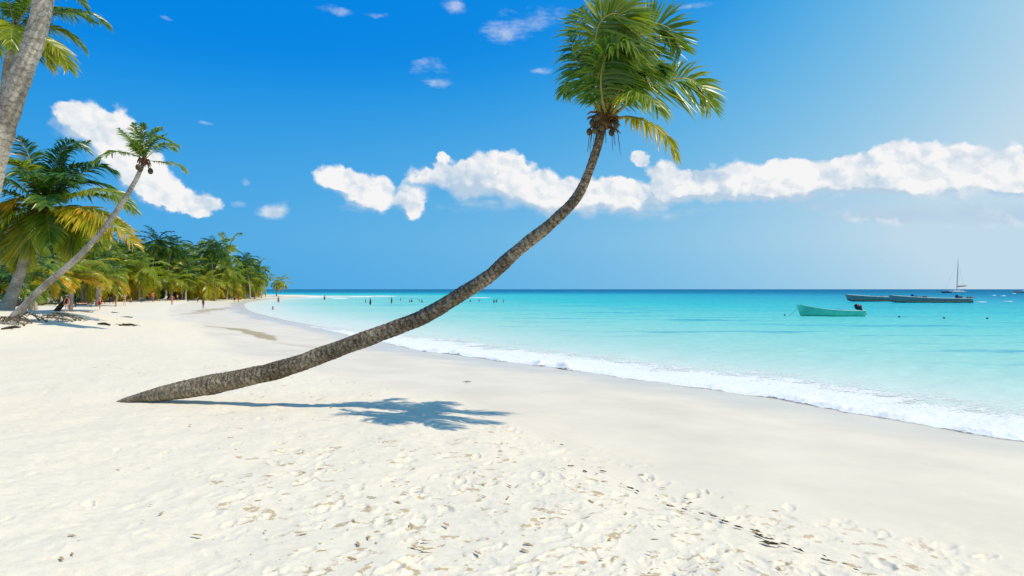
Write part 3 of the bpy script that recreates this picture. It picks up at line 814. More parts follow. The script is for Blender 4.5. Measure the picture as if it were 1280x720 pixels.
# ---- palms of the far grove
def far_proto(seed, h, lean, n, L, tn):
    rng = np.random.default_rng(seed)
    root = empty('coconut_palm')
    tp = [np.array((0, 0, -.3)), np.array((lean * .15, 0, h * .3)), np.array((lean * .5, .1, h * .65)), np.array((lean, .1, h))]
    mb = MB(); trunk_geo(mb, tp, [.24, .17, .15, .13], n=9, step=.35, ring=.5, rough=.03, seed=seed)
    mb.build('trunk', M_BARKG, root)
    mb = MB()
    for k, (pts, f) in enumerate(crown_paths(n, L, rng, 84, -42, 72)):
        frond_geo(mb, pts + tp[-1], 1.25, tn + .10 + .30 * f ** 2 + rng.normal(0, .06), n=30, up=(0.05, -.1, 1), droop=.5, width=.15, stem=.03, seed=seed * 50 + k, tipyellow=.15)
    mb.build('crown', M_LEAF, root)
    return root


def far_grove():
    protos = [far_proto(s, h, ln, n, L, t) for s, h, ln, n, L, t in
              ((61, 9.0, 1.1, 17, 4.2, -.02), (62, 10.5, -1.5, 20, 4.3, -.08), (63, 7.0, 2.4, 18, 4.6, .22), (64, 5.0, 1.2, 18, 4.6, .34), (65, 8.0, -2.0, 20, 4.4, -.05), (66, 3.0, .5, 18, 4.8, .44))]
    rng = np.random.default_rng(9)
    # (px, depth, crown-heart row, proto, label)
    fix = [(186, 142, 303, 1, 'tallest palm of the far grove, its crown standing clear on the left'), (207, 146, 309, 1, 'tall palm just right of the tallest one in the grove'),
           (238, 158, 320, 0, 'dark crowned palm in the middle of the grove front'), (266, 168, 312, 1, 'tall palm with spiky crown at the grove centre'), (279, 174, 316, 0, 'palm leaning beside the spiky central crown'),
           (300, 194, 326, 1, 'dark palm high in the right half of the grove'), (313, 190, 331, 0, 'palm where the grove top begins to fall away'), (327, 212, 338, 4, 'low palm near the point with orange lower fronds'),
           (345.5, 240, 352, 3, 'last small palm standing alone on the sandy point'),
           (174, 126, 338, 3, 'palm with drooping golden fronds at the front of the grove'), (213, 140, 350, 3, 'low palm with fronds hanging over the sunbathers'), (232, 146, 338, 4, 'green palm behind the strollers in the grove front'),
           (256, 153, 355, 5, 'small pale green palm at the edge of the beach'), (283, 170, 342, 2, 'palm leaning towards the sea with bright fronds'), (293, 178, 353, 5, 'bushy yellow palm close to the waterline'),
           (268, 160, 335, 2, 'leaning palm with tan skirt in the grove front'), (318, 195, 348, 2, 'palm leaning over the beach near the point')]
    items = []
    for f in fix: items.append(f)
    gl = 'green coconut palm standing in the crowded depth of the far grove'
    for k in range(46):
        px = rng.uniform(118, 324)
        d0 = np.interp(px, [110, 130, 200, 250, 300, 338], [112, 122, 140, 158, 188, 234]) + rng.uniform(4, 42)
        top = np.interp(px, [110, 150, 186, 215, 240, 266, 300, 320, 338], [300, 312, 318, 322, 328, 324, 332, 338, 348]) + rng.uniform(-2, 22)
        items.append((px, d0, top, int(rng.integers(0, 6)), gl))
    for k in range(16):
        px = rng.uniform(-40, 128); items.append((px, rng.uniform(92, 125), rng.uniform(292, 338), int(rng.integers(0, 6)), 'green palm in the thicket behind the stout orange fronded palm'))
    for k in range(17):
        px = rng.uniform(135, 318); d0 = np.interp(px, [110, 130, 200, 250, 300, 338], [108, 118, 136, 156, 186, 234]) + rng.uniform(0, 9)
        items.append((px, d0, HZ - 853 * rng.uniform(.4, 3.2) / d0, int(rng.choice([3, 5, 5])), 'low bushy palm filling the foot of the far grove'))
    used = set()
    for px, d, row, pi, lab in items:
        p = protos[pi]
        if pi in used: o = copy_tree(p)
        else: o = p; used.add(pi)
        x = (px - 640) / F * d; z = max(Tz(x, d), .3)
        heart = CAMZ + (HZ - row) / F * d - z
        ph = (9.0, 10.5, 7.0, 5.0, 8.0, 3.0)[pi]
        sc = rng.uniform(.92, 1.12)
        o.location = (x, d, z)
        o.rotation_euler = (0, 0, rng.uniform(-1.2, 1.2) if pi in (2, 3) else rng.uniform(0, 6.28))
        o.scale = (sc, sc, max(heart / ph, .35) if pi != 3 else max(heart / ph, .5))
        s2 = max(min(heart / ph, 1.5), .85) * 1.12; o.scale = (s2 ** .5, s2 ** .5, max(heart / ph, .35))
        tag(o, lab, 'palm tree', 'palms of the far grove')
    # shaded undergrowth between the stems: one mass
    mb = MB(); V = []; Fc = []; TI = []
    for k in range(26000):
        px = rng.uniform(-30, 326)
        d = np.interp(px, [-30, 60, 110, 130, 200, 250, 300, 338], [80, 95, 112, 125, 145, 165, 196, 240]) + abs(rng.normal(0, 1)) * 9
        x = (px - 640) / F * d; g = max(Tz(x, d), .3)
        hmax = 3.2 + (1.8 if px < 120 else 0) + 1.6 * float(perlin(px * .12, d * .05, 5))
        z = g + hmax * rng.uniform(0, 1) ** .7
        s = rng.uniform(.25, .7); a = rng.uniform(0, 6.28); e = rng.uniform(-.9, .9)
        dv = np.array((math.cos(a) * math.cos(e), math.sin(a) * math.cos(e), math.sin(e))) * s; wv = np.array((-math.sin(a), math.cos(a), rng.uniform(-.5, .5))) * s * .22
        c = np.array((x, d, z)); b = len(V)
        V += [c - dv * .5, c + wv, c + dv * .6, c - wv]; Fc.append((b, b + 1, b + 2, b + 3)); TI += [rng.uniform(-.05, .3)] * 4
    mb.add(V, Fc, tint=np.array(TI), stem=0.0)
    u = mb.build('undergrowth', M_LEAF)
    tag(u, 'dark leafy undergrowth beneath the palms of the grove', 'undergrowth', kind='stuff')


far_grove()

# ------------------------------------------------------------------ people
SKINS = [simple('skin_tan', (0.46, 0.24, 0.14), .55, .3, .06), simple('skin_fair', (0.62, 0.38, 0.27), .55, .3, .06), simple('skin_brown', (0.20, 0.10, 0.055), .55, .3, .06), simple('skin_sunburnt', (0.56, 0.20, 0.11), .55, .3, .06)]
CL = {}


def cloth(name, col):
    if name not in CL: CL[name] = simple('cloth_' + name, col, .8, .15, .1, 20)
    return CL[name]


HAIR = {'dark': simple('hair_dark', (0.02, 0.014, 0.01), .5), 'brown': simple('hair_brown', (0.09, 0.045, 0.02), .5), 'blond': simple('hair_blond', (0.42, 0.29, 0.12), .5)}


def pose(kind):
    """joint -> (x,y,z) for a 1.72 m figure facing -y (towards the camera)"""
    J = {'pelvis': (0, 0, .94), 'waist': (0, 0, 1.08), 'chest': (0, .01, 1.28), 'neck': (0, .01, 1.46), 'head0': (0, -.005, 1.56), 'head1': (0, -.015, 1.66)}
    for s, n in ((-1, 'r'), (1, 'l')):
        J['hip' + n] = (s * .09, 0, .90); J['knee' + n] = (s * .10, -.02, .49); J['ank' + n] = (s * .11, .02, .08); J['toe' + n] = (s * .13, -.14, .035)
        J['sh' + n] = (s * .17, .01, 1.40); J['el' + n] = (s * .23, .03, 1.12); J['wr' + n] = (s * .25, -.06, .88); J['ha' + n] = (s * .255, -.09, .80)
    if kind == 'walk':
        J['kneel'] = (.10, -.20, .52); J['ankl'] = (.10, -.27, .09); J['toel'] = (.11, -.43, .07)
        J['kneer'] = (-.09, .06, .49); J['ankr'] = (-.09, .30, .14); J['toer'] = (-.10, .17, .03)
        J['ell'] = (.22, .14, 1.14); J['wrl'] = (.23, .20, .90); J['hal'] = (.235, .20, .81); J['elr'] = (-.22, -.06, 1.13); J['wrr'] = (-.22, -.24, .95); J['har'] = (-.22, -.30, .88)
    if kind == 'hips':
        for s, n in ((-1, 'r'), (1, 'l')):
            J['el' + n] = (s * .40, .06, 1.17); J['wr' + n] = (s * .21, -.03, 1.02); J['ha' + n] = (s * .14, -.08, .98)
    if kind == 'wave':
        for s, n in ((-1, 'r'), (1, 'l')):
            J['el' + n] = (s * .36, -.02, 1.50); J['wr' + n] = (s * .19, -.04, 1.66); J['ha' + n] = (s * .11, -.05, 1.70)
    if kind == 'sit':
        dz = -.80
        for k in ('pelvis', 'waist', 'chest', 'neck', 'head0', 'head1', 'hipl', 'hipr', 'shl', 'shr'): J[k] = (J[k][0], J[k][1], J[k][2] + dz)
        for s, n in ((-1, 'r'), (1, 'l')):
            J['knee' + n] = (s * .13, -.36, .42); J['ank' + n] = (s * .12, -.62, .07); J['toe' + n] = (s * .13, -.79, .04)
            J['el' + n] = (s * .23, -.08, .36); J['wr' + n] = (s * .15, -.30, .42); J['ha' + n] = (s * .12, -.37, .40)
    if kind == 'lie':
        J = {k: (v[0], v[2] - .9, .13 + (-v[1]) * .55) for k, v in J.items()}
        for n in 'lr': J['toe' + n] = (J['toe' + n][0], J['ank' + n][1] - .03, .26)
    return J


def person(label, loc, rz, kind='stand', skin=0, hair='dark', top=None, bottom=None, scale=1.0, hat=None, group=None, sunk=0.0, skirted=False, longhair=False):
    J = pose(kind)
    root = empty('person', loc, rz)
    tag(root, label, 'person', group)
    names = list(J)
    R = {'pelvis': .115, 'waist': .105, 'chest': .125, 'neck': .05, 'head0': .085, 'head1': .085, 'hip': .085, 'knee': .055, 'ank': .036, 'toe': .03, 'sh': .055, 'el': .04, 'wr': .028, 'ha': .03}
    E = [('pelvis', 'waist'), ('waist', 'chest'), ('chest', 'neck'), ('neck', 'head0'), ('head0', 'head1')]
    for n in 'lr': E += [('pelvis', 'hip' + n), ('hip' + n, 'knee' + n), ('knee' + n, 'ank' + n), ('ank' + n, 'toe' + n), ('chest', 'sh' + n), ('sh' + n, 'el' + n), ('el' + n, 'wr' + n), ('wr' + n, 'ha' + n)]
    me = bpy.data.meshes.new('body_skeleton')
    me.from_pydata([J[n] for n in names], [(names.index(a), names.index(b)) for a, b in E], [])
    tmp = bpy.data.objects.new('body_skeleton', me); COL.objects.link(tmp)
    tmp.modifiers.new('skin', 'SKIN')
    for i, n in enumerate(names):
        r = R[n if n in R else n[:-1]]
        me.skin_vertices[0].data[i].radius = (r * (1.25 if n in ('pelvis', 'chest', 'waist') else 1), r * (.85 if n in ('pelvis', 'chest', 'waist') else 1))
        me.skin_vertices[0].data[i].use_root = n == 'pelvis'
    sb = tmp.modifiers.new('sub', 'SUBSURF'); sb.levels = 1
    dg = bpy.context.evaluated_depsgraph_get()
    bm = bmesh.new(); bm.from_mesh(tmp.evaluated_get(dg).to_mesh())
    bpy.data.objects.remove(tmp)
    body = bpy.data.meshes.new('body')
    # fingers, nose and ears grow out of the same mesh
    def nub(p0, p1, r0, r1):
        p0, p1 = Vector(p0), Vector(p1); d = (p1 - p0).normalized(); a = d.orthogonal().normalized(); b = d.cross(a)
        v0 = [bm.verts.new(p0 + (a * math.cos(t) + b * math.sin(t)) * r0) for t in (0, 1.57, 3.14, 4.71)]
        v1 = [bm.verts.new(p1 + (a * math.cos(t) + b * math.sin(t)) * r1) for t in (0, 1.57, 3.14, 4.71)]
        for i in range(4): bm.faces.new((v0[i], v0[(i + 1) % 4], v1[(i + 1) % 4], v1[i]))
        bm.faces.new(v1)
    for n in 'lr':
        w, h = Vector(J['wr' + n]), Vector(J['ha' + n]); d = (h - w).normalized(); s = d.cross(Vector((1, 0, 0))) 
        s = s.normalized() if s.length > .05 else Vector((0, 1, 0))
        for q, ln in ((-1.5, .055), (-.5, .072), (.5, .076), (1.5, .066)):
            nub(h + s * q * .015, h + s * q * .019 + d * ln + Vector((0, 0, -.01)), .009, .006)
        nub(w.lerp(h, .4) + s * .02, w.lerp(h, .9) + s * .055, .011, .007)
    hc = Vector(J['head0']).lerp(Vector(J['head1']), .5); up = (Vector(J['head1']) - Vector(J['head0'])).normalized(); fw = Vector((0, -1, 0)) if kind != 'lie' else Vector((0, 0, 1))
    nub(hc + fw * .08 + up * .01, hc + fw * .108 - up * .015, .012, .014)
    for sx in (-1, 1): nub(hc + Vector((sx * .075, 0, 0)), hc + Vector((sx * .098, 0, 0)) - fw * .015, .025, .018)
    bm.to_mesh(body); bm.free()
    body.materials.append(SKINS[skin]); body.polygons.foreach_set('use_smooth', np.ones(len(body.polygons), dtype=bool))
    bo = bpy.data.objects.new('body', body); COL.objects.link(bo); bo.parent = root
    # hair: shell over the skull
    mb = MB(); c = np.array(hc) + np.array(up) * .035 - np.array(fw) * .018
    mb.ball(c, (.098, .105, .098), 10, 7)
    if longhair: mb.tube([c, c - np.array(fw) * .07 - np.array(up) * .08, c - np.array(fw) * .08 - np.array(up) * .22], [.08, .085, .04], 8)
    mb.build('hair', HAIR[hair], root)
    if hat:
        mb = MB(); cc = np.array(hc) + np.array(up) * .09
        mb.tube([cc, cc + np.array(up) * .012], [.2, .19], 14); mb.tube([cc, cc + np.array(up) * .1], [.11, .09], 14)
        mb.build('hat', cloth(*hat), root)
    g = lambda k: np.array(J[k])
    if bottom:
        mb = MB(); mb.tube([g('waist') * .55 + g('pelvis') * .45, g('pelvis'), (g('hipl') + g('hipr')) / 2 + (g('pelvis') - g('waist')) * .35], [.15, .165, .13], 12, squash=.8)
        if bottom[2]:
            for n in 'lr': mb.tube([g('hip' + n) + (g('pelvis') - g('hip' + n)) * .15, g('hip' + n) * .55 + g('knee' + n) * .45, g('hip' + n) * .25 + g('knee' + n) * .75], [.105, .10, .098], 10)
        mb.build('shorts' if bottom[2] else 'swim_bottoms', cloth(bottom[0], bottom[1]), root)
    if top:
        mb = MB()
        if top[2]: mb.tube([g('pelvis') + (g('waist') - g('pelvis')) * .2, g('waist'), g('chest'), g('neck') * .7 + g('chest') * .3], [.155, .148, .172, .12], 12, squash=.78)
        else: mb.tube([g('chest') * .75 + g('waist') * .25, g('chest') * .85 + g('neck') * .15, g('chest') * .6 + g('neck') * .4], [.155, .17, .15], 12, squash=.78)
        mb.build('shirt' if top[2] else 'swim_top', cloth(top[0], top[1]), root)
    root.scale = (scale,) * 3
    root.location.z -= sunk
    return root


RED = ('red', (.48, .02, .02)); BLK = ('black', (.012, .012, .015)); MAR = ('maroon', (.10, .008, .02)); ORG = ('orange', (.75, .14, .02)); WHT = ('white', (.78, .78, .75)); NAV = ('navy', (.015, .03, .09)); YEL = ('pale_yellow', (.75, .68, .4)); PNK = ('pink', (.7, .15, .2)); TEA = ('teal', (.02, .2, .22))


def at_beach(px, feet, hpx, label, rz=0.0, kind='stand', group='people on the far beach', **kw):
    p = ground(px, feet)
    want = hpx / F * p[1]
    sc = {'sit': 1.0, 'lie': 1.0}.get(kind, min(max(want / 1.75, .82), 1.22))
    return person(label, p, rz, kind, group=group, scale=sc, **kw)


at_beach(124.8, 387, 18, 'man in long red swimming shorts walking alone on the open sand', .15, 'walk', bottom=RED + (True,), skin=0)
at_beach(144.7, 383.5, 17, 'woman in a black swimsuit standing right of the red shorts', -.4, 'stand', bottom=BLK + (False,), top=BLK + (True,), skin=0, hair='brown', longhair=True)
at_beach(155.5, 382.5, 15, 'fair person with both hands raised to the head', .3, 'wave', bottom=NAV + (False,), top=NAV + (False,), skin=1, hair='brown')
at_beach(191, 377, 13, 'sunburnt person in orange swimwear walking by the loungers', .4, 'walk', bottom=ORG + (True,), skin=3, hair='brown')
at_beach(179, 373, 8, 'fair person sitting on the sand before the golden fronds', .5, 'sit', bottom=WHT + (False,), top=WHT + (False,), skin=1, hair='blond')
at_beach(215, 381.5, 13.5, 'person in pink with hands on the hips on open sand', -.2, 'hips', bottom=PNK + (False,), top=PNK + (False,), skin=3, hair='brown')
at_beach(200, 374, 10, 'person in a white shirt standing under the low palm', .2, 'stand', top=WHT + (True,), bottom=WHT + (True,), skin=1)
at_beach(206.5, 374.2, 10, 'person in a pale yellow shirt beside the one in white', -.3, 'stand', top=YEL + (True,), bottom=NAV + (True,), skin=1)
at_beach(83.6, 390, 21, 'woman in a maroon swimsuit and white sun hat by the dark leaning log', .2, 'stand', bottom=MAR + (False,), top=MAR + (True,), skin=1, hair='dark', hat=('white', (.78, .78, .75)))
at_beach(76.8, 386, 15, 'fair person behind the woman in the sun hat', -.5, 'stand', bottom=TEA + (True,), skin=1, hair='blond')
at_beach(254, 386, 12.5, 'dark person standing alone at the streaked swash edge', 1.2, 'stand', bottom=BLK + (False,), top=BLK + (True,), skin=2)
at_beach(293, 378, 9.5, 'left one of two bathers standing at the shallow bay edge', .6, 'stand', bottom=BLK + (True,), skin=2, group='bathers at the bay edge')
at_beach(298, 378, 8.8, 'right one of two bathers standing at the shallow bay edge', -.4, 'stand', bottom=RED + (True,), skin=2, group='bathers at the bay edge')
at_beach(229, 374, 9.5, 'person in red strolling below the grove, left of a pair', .9, 'walk', top=RED + (True,), bottom=WHT + (True,), skin=0)
at_beach(233.5, 374.2, 9, 'person in pink strolling below the grove, right of a pair', .9, 'walk', top=PNK + (True,), bottom=PNK + (True,), skin=1)
at_beach(321, 370.8, 6.5, 'person in pink far along the beach near the point', 0, 'stand', bottom=PNK + (True,), skin=3)
at_beach(325, 370.7, 6.5, 'person in white far along the beach near the point', 0, 'stand', top=WHT + (True,), bottom=RED + (True,), skin=1)
at_beach(164, 377.5, 9, 'person in black shorts sitting beside the grey lounger', -.8, 'sit', bottom=BLK + (True,), skin=0)
at_beach(222, 377, 9, 'person in navy shorts between the strollers and the hands on hips', 1.0, 'walk', bottom=NAV + (True,), skin=3)
at_beach(244, 374, 8.5, 'person in teal shorts under the small pale palm', -1.0, 'stand', bottom=TEA + (True,), skin=0)


def in_sea(px, py, label, sunk, kind='stand', **kw):
    d = F * CAMZ / (py - HZ)
    return person(label, ((px - 640) / F * d, d, 0), kw.pop('rz', random.uniform(-2, 2)), kind, group='bathers in the sea', sunk=sunk, **kw)


in_sea(463, 381, 'dark bather standing knee deep, left of the two upright ones', .45, bottom=BLK + (True,), skin=2)
in_sea(489.5, 380.3, 'dark bather standing knee deep, right of the two upright ones', .35, 'hips', bottom=NAV + (True,), top=BLK + (True,), skin=2)
in_sea(348, 378.2, 'bather standing in the bay off the last palm', .4, bottom=RED + (True,), skin=2)
in_sea(341, 387, 'bather up to the neck in the near bay', 1.28, skin=2)
in_sea(405.7, 374.5, 'bather crouched off the sand spit', .75, 'hips', bottom=BLK + (True,), skin=2, scale=1.15)
gl = 'head of a far bather among the scattered swimmers beyond the palm trunk'
for px, py in ((457, 378), (500.5, 376), (512, 378), (514.5, 377.6), (524, 377), (527.5, 378), (588, 377.4), (599, 377), (629.5, 378.5)):
    in_sea(px, py, gl, random.uniform(1.0, 1.2), skin=2)
in_sea(617.5, 378.4, 'left one of two bathers close together right of the trunk', .95, skin=2, top=BLK + (True,))
in_sea(620.5, 378.2, 'right one of two bathers close together right of the trunk', .9, skin=2, top=NAV + (True,))

# ------------------------------------------------------------------ loungers, wood, debris on the upper beach
M_WOOD = simple('driftwood', (0.20, 0.15, 0.10), .85, .2, .4, 5, .6)
M_WOODD = simple('dark_wood', (0.05, 0.037, 0.025), .85, .2, .4, 5, .6)
M_PALE = simple('bleached_wood', (0.38, 0.30, 0.22), .85, .2, .3, 4, .6)
M_DRY = simple('dry_palm_litter', (0.25, 0.18, 0.10), .85, .2, .4, 3, .4)
M_WEED = simple('dark_seaweed', (0.075, 0.048, 0.024), .7, .3, .4, 30, .4)
M_TAN = simple('dry_seaweed', (0.50, 0.36, 0.18), .85, .2, .45, 30, .4)


def lounger(px, py, rz, label, cush, frame=M_WOODD):
    p = ground(px, py)
    root = empty('sun_lounger', p, rz); tag(root, label, 'sun lounger', 'sun loungers on the far beach')
    mb = MB()
    for s in (-1, 1): mb.box((0, s * .3, .28), (1.95, .06, .06))
    for k in range(5): mb.box((-.9 + k * .45, 0, .285), (.06, .56, .04))
    mb.build('frame', frame, root, False)
    for sx in (-.85, .85):
        for sy in (-.28, .28):
            m = MB(); m.box((sx, sy, .125), (.06, .055, .25)); m.build('leg', frame, root, False)
    m = MB(); m.box((-.3, 0, .355), (1.3, .58, .09)); m.build('seat_cushion', cush, root, False)
    m = MB(); c, s = math.cos(.75), math.sin(.75)
    m.box((.62, 0, .60), (.80, .58, .08), M=((c, 0, -s), (0, 1, 0), (s, 0, c))); m.build('backrest', cush, root, False)


C_GR = cloth('grey', (.22, .23, .25)); C_DK = cloth('charcoal', (.04, .045, .06)); C_BL = cloth('blue', (.05, .12, .3)); C_WH = cloth('white', (.78, .78, .75)); C_BR = cloth('brown', (.12, .06, .035))
lounger(104, 384, .5, 'dark sun lounger with a sunbather on it left of the red shorts', C_DK)
lounger(134, 380, -.3, 'charcoal sun lounger between the red shorts and black swimsuit', C_DK)
lounger(170, 378.5, .2, 'grey sun lounger behind the hands-up figure', C_GR)
lounger(185.5, 377.5, .1, 'dark blue sun lounger left of the orange swimwear', C_BL)
lounger(203, 376.6, -.2, 'white cushioned sun lounger below the low palm', C_WH)
lounger(60, 382, .3, 'brown sun lounger in the shade of the yellow palm', C_BR)
lounger(118, 378, .9, 'white sun lounger at the foot of the grove', C_WH)
lounger(241, 377.5, .6, 'grey sun lounger nearest to the waterline', C_GR)
lp = ground(104, 384)
person('sunbather lying on the dark lounger left of the red shorts', (lp[0], lp[1], lp[2] + .32), 1.57 + .5, 'lie', 1, 'brown', ORG + (False,), ORG + (False,), group='people on the far beach')


def log(name, pxa, pya, pxb, pyb, da, db, r, mat, label, cat):
    a, b = P(pxa, pya, da), P(pxb, pyb, db)
    base = a.copy(); root_pts = [a - base, (a + b) / 2 - base + np.array((0, 0, .06 * np.linalg.norm(b - a) * .3)), b - base]
    mb = MB(); trunk_geo(mb, root_pts, [r * 1.25, r, r * .8], n=12, step=.1, ring=.3, rough=.08, seed=int(pxa))
    o = mb.build(name, mat); o.location = [float(v) for v in base]; tag(o, label, cat)


g1 = ground(70, 389)
log('driftwood_log', 70, 389.5, 88, 369.5, g1[1], g1[1] + 1.0, .22, M_WOODD, 'dark dead trunk leaning behind the woman in the sun hat', 'log')
g2 = ground(44.7, 391.5)
log('tree_stump', 44.7, 392, 44.9, 374.5, g2[1], g2[1], .17, M_PALE, 'pale upright stump right of the leaning trunk base', 'stump')
g3 = ground(12, 384)
log('driftwood_log', 12, 385, 32, 376, g3[1], g3[1] + .6, .2, M_WOODD, 'dark log propped between the two palm bases', 'log')


def litter_pile(px, py, wpx, n, label, name='dry_frond', mat=M_LEAF, L=1.5, tint=.95, seed=1, hp=.35):
    """dead fronds lying on the sand: each a thing of its own"""
    rng = np.random.default_rng(seed)
    for k in range(n):
        qx = px + rng.uniform(-.5, .5) * wpx; qy = py + rng.uniform(-2.5, 2.5)
        p = ground(qx, qy); a = rng.uniform(-.5, .5) + (math.pi if rng.random() < .5 else 0)
        l = L * rng.uniform(.7, 1.2)
        dx, dy = math.cos(a), math.sin(a)
        pts = []
        for u in (0, .35, .7, 1):
            X, Y = p[0] + dx * l * (u - .5), p[1] + dy * l * (u - .5)
            pts.append((X - p[0], Y - p[1], Tz(X, Y) - p[2] + .05 + hp * math.sin(math.pi * u) * rng.uniform(.3, 1)))
        mb = MB(); frond_geo(mb, np.array(pts), .42, tint, n=22, droop=.25, width=.05, vee=.1, stem=.03, seed=seed * 31 + k, jit=.3)
        o = mb.build(name, mat); o.location = [float(v) for v in p]
        tag(o, label, 'palm frond', label)


M_DEAD, _nt = None, None
m, nt = new_mat('dead_frond')
_c = ramp(nt, N(nt, 'ShaderNodeTexNoise', {'Vector': N(nt, 'ShaderNodeTexCoord').outputs['Object'], 'Scale': 4.0, 'Detail': 4.0}).outputs['Fac'], [(.3, (.06, .05, .035)), (.5, (.16, .125, .08)), (.7, (.28, .23, .16))])
_b = N(nt, 'ShaderNodeBsdfPrincipled', {'Base Color': _c, 'Roughness': .9, 'Specular IOR Level': .1}); nt.links.new(_b.outputs[0], N(nt, 'ShaderNodeOutputMaterial').inputs[0])
M_DEAD = m
litter_pile(75, 398.5, 34, 9, 'grey dead frond in the heap right of the leaning palm base', mat=M_DEAD, L=1.6, seed=2, hp=.25)
litter_pile(42, 400, 26, 5, 'grey dead frond lying against the leaning palm base', mat=M_DEAD, L=1.4, seed=3)
litter_pile(14, 404, 20, 4, 'dead frond on the shaded sand under the leaning palm base', mat=M_DEAD, L=1.1, seed=4)
for pxa, pya, pxb, pyb, lab in ((122, 405.3, 138, 407.2, 'left of two flat dark branches on the open sand'), (149, 407.2, 171, 407.2, 'right of two flat dark branches on the open sand'),
                                (109, 394.8, 122, 399.2, 'thin stick lying on the sand above the two flat branches'), (135, 396, 146, 399, 'short stick lying right of the thin one'),
                                (139, 390.4, 147, 391.2, 'dark stub of wood below the black swimsuit'), (100, 390, 116, 390.6, 'straight pole lying below the dark lounger'), (152, 396.6, 166, 397.2, 'thin grey stick on the sand below the grey lounger'),
                                (2, 412, 26, 409.5, 'short branch near the left picture edge')):
    a, b = ground(pxa, pya), ground(pxb, pyb); mid = (a + b) / 2; mid[2] = Tz(mid[0], mid[1])
    r = .028 + .014 * (pya > 400)
    mb = MB(); trunk_geo(mb, local([a + (0, 0, r * .7), mid + (0, .1, r * 1.6), b + (0, 0, r * .6)], a), [r, r * 1.5, r * .5], n=8, step=.08, ring=.4, rough=.2, seed=int(pxa))
    rr_ = np.random.default_rng(int(pxa))
    for k in range(7):
        u = rr_.uniform(.1, .9); q = local([a * (1 - u) + b * u], a)[0] + np.array((0, 0, r)); w = np.array((rr_.uniform(-.5, .5), rr_.uniform(-.5, .5), rr_.uniform(0, .12)))
        mb.tube([q, q + w * .6, q + w + np.array((0, 0, -.03))], [r * .5, r * .35, r * .1], 5)
    o = mb.build('fallen_branch', M_WOODD); o.location = [float(v) for v in a]; tag(o, lab, 'branch', 'branches on the upper beach')


# seaweed line at the edge of the dry sand and scraps over the trodden part
def scrap_mesh(seed, elong, thick):
    rng = np.random.default_rng(seed)
    mb = MB(); mb.tube([(-elong, 0, thick * .3), (0, rng.uniform(-.1, .1), thick * .5), (elong, 0, thick * .3)], [.05, .3, .05], 6, squash=.5)
    for k in range(int(rng.integers(3, 7))):
        c = np.array((rng.uniform(-1, 1) * elong, rng.uniform(-.25, .25), thick * .4))
        a = rng.normal(0, .5); d = np.array((math.cos(a), math.sin(a), 0)); l = rng.uniform(.3, .8)
        mb.tube([c - d * l, c - d * l * .3 + (0, rng.uniform(-.15, .15), thick * rng.uniform(.3, 1)), c + d * l * .4 + (0, rng.uniform(-.15, .15), thick * rng.uniform(.2, .9)), c + d * l], [.03, .17, .14, .02], 6, squash=.5)
    return mb


def build_scraps():
    rng = np.random.default_rng(77)
    px_line = [(690, 554), (722, 586), (748, 592), (780, 607), (792, 611), (815, 622), (843, 634), (858, 627), (880, 643), (908, 655), (940, 667), (965, 677), (985, 683), (1036, 700), (1062, 709)]
    big = {(940, 667), (965, 677), (985, 683)}
    protos = [scrap_mesh(200 + i, .8, .3).build('seaweed_clump', M_WEED) for i in range(5)]
    lab = 'dark seaweed clump on the tide line where trodden sand meets smooth'
    n = 0
    for px, py in px_line:
        for k in range(2):
            p = ground(px + rng.normal(0, 5) + k * 9, py + rng.normal(0, 1.5) + k * 4)
            o = protos[n] if n < 5 else protos[n % 5].copy()
            if n >= 5: COL.objects.link(o)
            n += 1
            s = rng.uniform(.014, .036) * (1.6 if (px, py) in big else 1)
            o.location = (p[0], p[1], p[2] + .02); o.scale = (s * 1.6, s, s); o.rotation_euler = (0, 0, rng.normal(-.75, .35))
            tag(o, lab, 'seaweed', 'seaweed on the tide line')
    protos = [scrap_mesh(300 + i, .8, .6).build('seaweed_scrap', M_TAN) for i in range(8)]
    n = 0
    lab = 'small tan scrap of dry seaweed on the trodden sand'
    while n < 170:
        px, py = rng.uniform(60, 1000), 500 + 220 * rng.random() ** .8
        if px < 330 and rng.random() < .7: continue
        p = ground(px, py)
        s = float(shore_sd([p[0]], [p[1]])[0])
        if s < 9.6 or s > 24: continue
        o = protos[n] if n < 8 else protos[n % 8].copy()
        if n >= 8: COL.objects.link(o)
        n += 1
        sc = .011 + .034 * rng.random() ** 2
        o.location = (p[0], p[1], p[2] + .012); o.scale = (sc * 1.5, sc * 1.1, sc * .28); o.rotation_euler = (0, 0, rng.normal(-.6, .8))
        tag(o, lab, 'seaweed', 'seaweed scraps on the trodden sand')
    # a brown leaf on the damp sand right of the crown shadow
    p = ground(584, 479); mb = scrap_mesh(400, .6, .5); o = mb.build('dead_leaf', M_WEED); o.location = [float(v) for v in p + (0, 0, .02)]; o.scale = (.13, .07, .06); tag(o, 'lone dark leaf on the damp sand between palm shadow and surf', 'leaf')


build_scraps()


# ------------------------------------------------------------------ boats
def paint(name, col, rough=.45): return simple('paint_' + name, col, rough, .4, .14, 1.5)


M_GREEN = paint('sea_green', (.06, .50, .39)); M_GREENI = paint('pale_green', (.22, .52, .45)); M_MOTOR = paint('black_cowling', (.012, .016, .035), .35); M_TARP = cloth('blue_tarp', (.10, .33, .5))
M_HULL = paint('grey_teal', (.085, .20, .21)); M_HULLT = paint('pale_deck', (.42, .46, .44)); M_BOOT = paint('dark_boot', (.02, .045, .05)); M_WHITE = paint('white_hull', (.75, .76, .76)); M_NAVY = paint('navy_hull', (.015, .03, .08)); M_MAST = paint('mast_grey', (.32, .34, .36)); M_RUST = paint('rusty_canvas', (.4, .22, .16))


